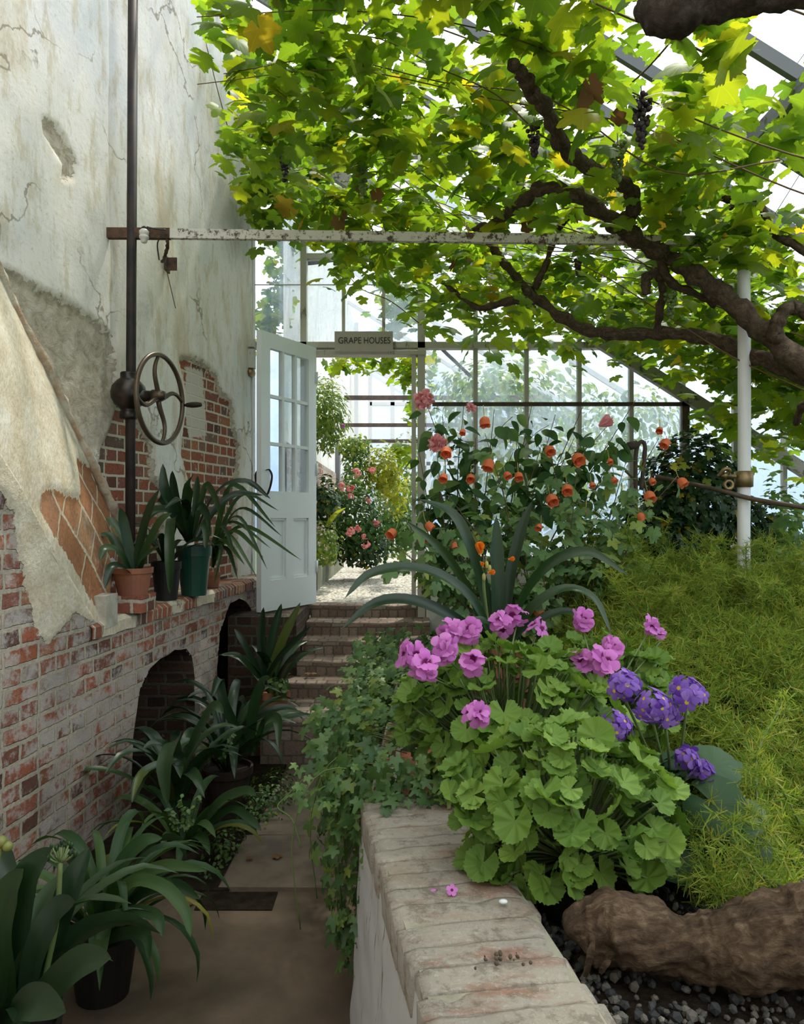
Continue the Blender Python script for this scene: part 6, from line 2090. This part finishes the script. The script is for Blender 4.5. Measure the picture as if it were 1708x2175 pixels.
m.build('leaves', MAT['l_yellow'], bl)
far_plant('green_shrub', 'deep green shrub filling the far end of the next house', [(OVATE, P(850, 1070, 10.5), (.35, .5, .95), 1100, .075, 'l_far'), (OVATE, P(855, 1120, 10.0), (.32, .4, .30), 500, .075, 'l_hib')])
far_plant('leafy_bush', 'pale leafy bush seen hazily through the limed glass left of the crossing rafters', [(OVATE, P(1050, 850, 8.2), (.75, .5, .42), 800, .08, 'l_far'), (OVATE, P(1120, 1000, 8.2), (.8, .5, .7), 700, .08, 'l_far')])
far_plant('leafy_bush', 'leafy bush seen hazily through the limed glass below the sloping beam', [(OVATE, P(1330, 900, 9.0), (.8, .5, .5), 600, .08, 'l_far'), (OVATE, P(1400, 1080, 9.0), (1.0, .5, .85), 800, .08, 'l_far')])
fv = thing('grapevine', 'second grapevine trained under the roof of the next house', 'grapevine', (.1, 8.4, 3))
m = MB()
lst = []
for (x, y, D, sx, sy, sz, n) in ((800, 770, 7.4, .5, .35, .07, 130), (870, 800, 7.6, .2, .3, .16, 60), (855, 650, 7.2, .22, .3, .36, 170), (590, 640, 6.9, .10, .2, .28, 90), (600, 520, 6.9, .14, .2, .25, 60), (690, 420, 7.5, .5, .5, .35, 200), (880, 870, 8.5, .14, .3, .12, 40), (855, 960, 8.7, .14, .3, .1, 40), (560, 690, 6.8, .08, .15, .18, 40)):
    lst.append(P(x, y, D) + rng.normal(size=(n, 3)) * [sx, sy, sz] * .55)
p = np.vstack(lst)
p[:, 1] = np.maximum(p[:, 1], 6.55)
n = len(p)
scatter(m, GRAPE_LOW, p, frames(np.array([0, -.2, 1.0]) + rng.normal(size=(n, 3)) * .6, rng.normal(size=(n, 3)) + [0, 0, -.6]), rng.uniform(.6, 1.1, n) * .125)
m.build('leaves', MAT['l_grape'], fv)
m = MB()
tube(m, spline([P(640, 560, 6.9), P(800, 560, 7.2), P(900, 700, 7.6), P(1000, 800, 8.0)], 8), .02, 8, .3)
m.build('limb', MAT['bark'], fv)
ot = thing('garden_tree', 'hazy blue-green tree standing outdoors beyond the glass', 'tree', (3.0, 19, -.13))
m = MB()
leaf_cloud(m, OVATE, (2.6, 18, 3.2), (2.6, 1.5, 2.4), 1400, .30, .5, .2)
m.build('crown', MAT['l_far'], ot)
m = MB()
tube(m, [(3.0, 19, -.13), (2.9, 19, 3)], .14, 10)
m.build('trunk', MAT['twig'], ot)

# ----------------------------------------------------------------- small things lying about
def fallen(px, py, D, z, mat, tm, s_, label, cat='fallen leaf', name='fallen_leaf', grp='fallen leaves on the path'):
    m = MB()
    c = P(px, py, D)
    c[2] = z
    k = rng.random() * 6
    scatter(m, tm, c[None], frames(np.array([[.1, -.1, 1.0]]), np.array([[math.cos(k), math.sin(k), 0]])), s_)
    tag(m.build(name, MAT[mat], origin=c), label, cat, grp)


def floorD(py, z=0.0): return (EYE - z) * F / (py - 1095)
for (x, y, z, s_, lab) in ((530, 1838, .034, .035, 'red-brown fallen leaf lying on the flagstone, the one closer to the soil'), (590, 1833, .034, .05, 'curled brown fallen leaf lying on the middle of the flagstone'), (407, 1922, .018, .05, 'yellow-brown fallen leaf at the corner of the concrete by the paving gap'), (520, 1772, .03, .045, 'tan fallen leaf at the soil edge beside the flagstone joint')):
    fallen(x, y, floorD(y), z, 'l_brown', GRAPE_LOW, s_, lab)
for (x, y, lab) in ((655, 1437, 'dry tan leaf on the step, nearest the cheek wall'), (668, 1434, 'dry tan leaf on the step, second from the cheek wall'), (612, 1442, 'dry tan leaf on the stone beside the clay pot')):
    fallen(x, y, 5.40, .405, 'l_brown', GRAPE_LOW, .05, lab)
fallen(930, 1905, 1.70, .684, 'pink', PETAL, .016, 'tiny mauve petal on the coping, the smaller of two', 'petal', 'fallen_petal', 'petals on the coping')
m = MB()
c = P(960, 1903, 1.70)
c[2] = .684
scatter(m, FL5, c[None], frames(np.array([[.1, -.7, .7]]), rdir(1)), .013)
tag(m.build('fallen_petal', MAT['pink'], origin=c), 'small mauve flower fallen on the coping, the larger of two', 'petal', 'petals on the coping')
m = MB()
c = P(1069, 1924, 1.65)
c[2] = .684
scatter(m, ico(2), c[None], np.eye(3)[None], np.array([[.010, .007, .005]]))
tag(m.build('lime_flake', MAT['white_tag'], origin=c), 'white flake of lime lying on the brick coping', 'flake')
m = MB()
c = P(1062, 2040, 1.44)
c[2] = .682
n = 16
scatter(m, ico(2), c + rng.normal(size=(n, 3)) * [.022, .016, .0], frames(rdir(n), rdir(n)), rng.uniform(.0015, .006, (n, 1)) * rng.uniform(.6, 1.2, (n, 3)))
tag(m.build('soil_crumbs', MAT['crumb'], origin=c), 'crumbs of dark soil spilt on the near coping bricks', 'soil', kind='stuff')
# ----------------------------------------------------------------- daylight and camera
wd = bpy.data.worlds.new('overcast_daylight')
SC.world = wd
wd.use_nodes = True
nt = wd.node_tree
nt.nodes.clear()
bg = nt.nodes.new('ShaderNodeBackground')
ow = nt.nodes.new('ShaderNodeOutputWorld')
tc = nt.nodes.new('ShaderNodeTexCoord')
sx = nt.nodes.new('ShaderNodeSeparateXYZ')
rp = nt.nodes.new('ShaderNodeValToRGB')
nt.links.new(tc.outputs['Generated'], sx.inputs[0])
nt.links.new(sx.outputs[2], rp.inputs[0])
rp.color_ramp.elements[0].position = .0
rp.color_ramp.elements[0].color = (.22, .31, .45, 1)
rp.color_ramp.elements[1].position = .42
rp.color_ramp.elements[1].color = (.93, .97, 1.0, 1)
nt.links.new(rp.outputs[0], bg.inputs[0])
bg.inputs[1].default_value = 2.5
nt.links.new(bg.outputs[0], ow.inputs[0])
sl = bpy.data.lights.new('sun', 'SUN')
sl.energy = 4.5
sl.angle = math.radians(3.0)
sl.color = (1, .94, .82)
so_ = bpy.data.objects.new('sun', sl)
COL.objects.link(so_)
dirn = Vector((-.165, -.42, -.89))
so_.rotation_euler = dirn.to_track_quat('-Z', 'Y').to_euler()
cam = bpy.data.cameras.new('camera')
cam.sensor_fit = 'HORIZONTAL'
cam.sensor_width = 36
cam.lens = 36 * F / 1708
cam.shift_y = (1095 - 1087.5) / 1708
cam.clip_start = .05
co_ = bpy.data.objects.new('camera', cam)
COL.objects.link(co_)
co_.location = (0, 0, EYE)
co_.rotation_euler = (PI / 2, 0, 0)
SC.camera = co_
SC.view_settings.view_transform = 'Standard'
SC.view_settings.look = 'None'
SC.view_settings.gamma = 1
SC.view_settings.use_curve_mapping = False
SC.view_settings.exposure = 0.15
cy = SC.cycles
cy.max_bounces = 8
cy.diffuse_bounces = 4
cy.glossy_bounces = 2
cy.transmission_bounces = 4
cy.transparent_max_bounces = 12
cy.caustics_reflective = False
cy.caustics_refractive = False
cy.use_denoising = True
cy.use_adaptive_sampling = True
cy.adaptive_threshold = .02
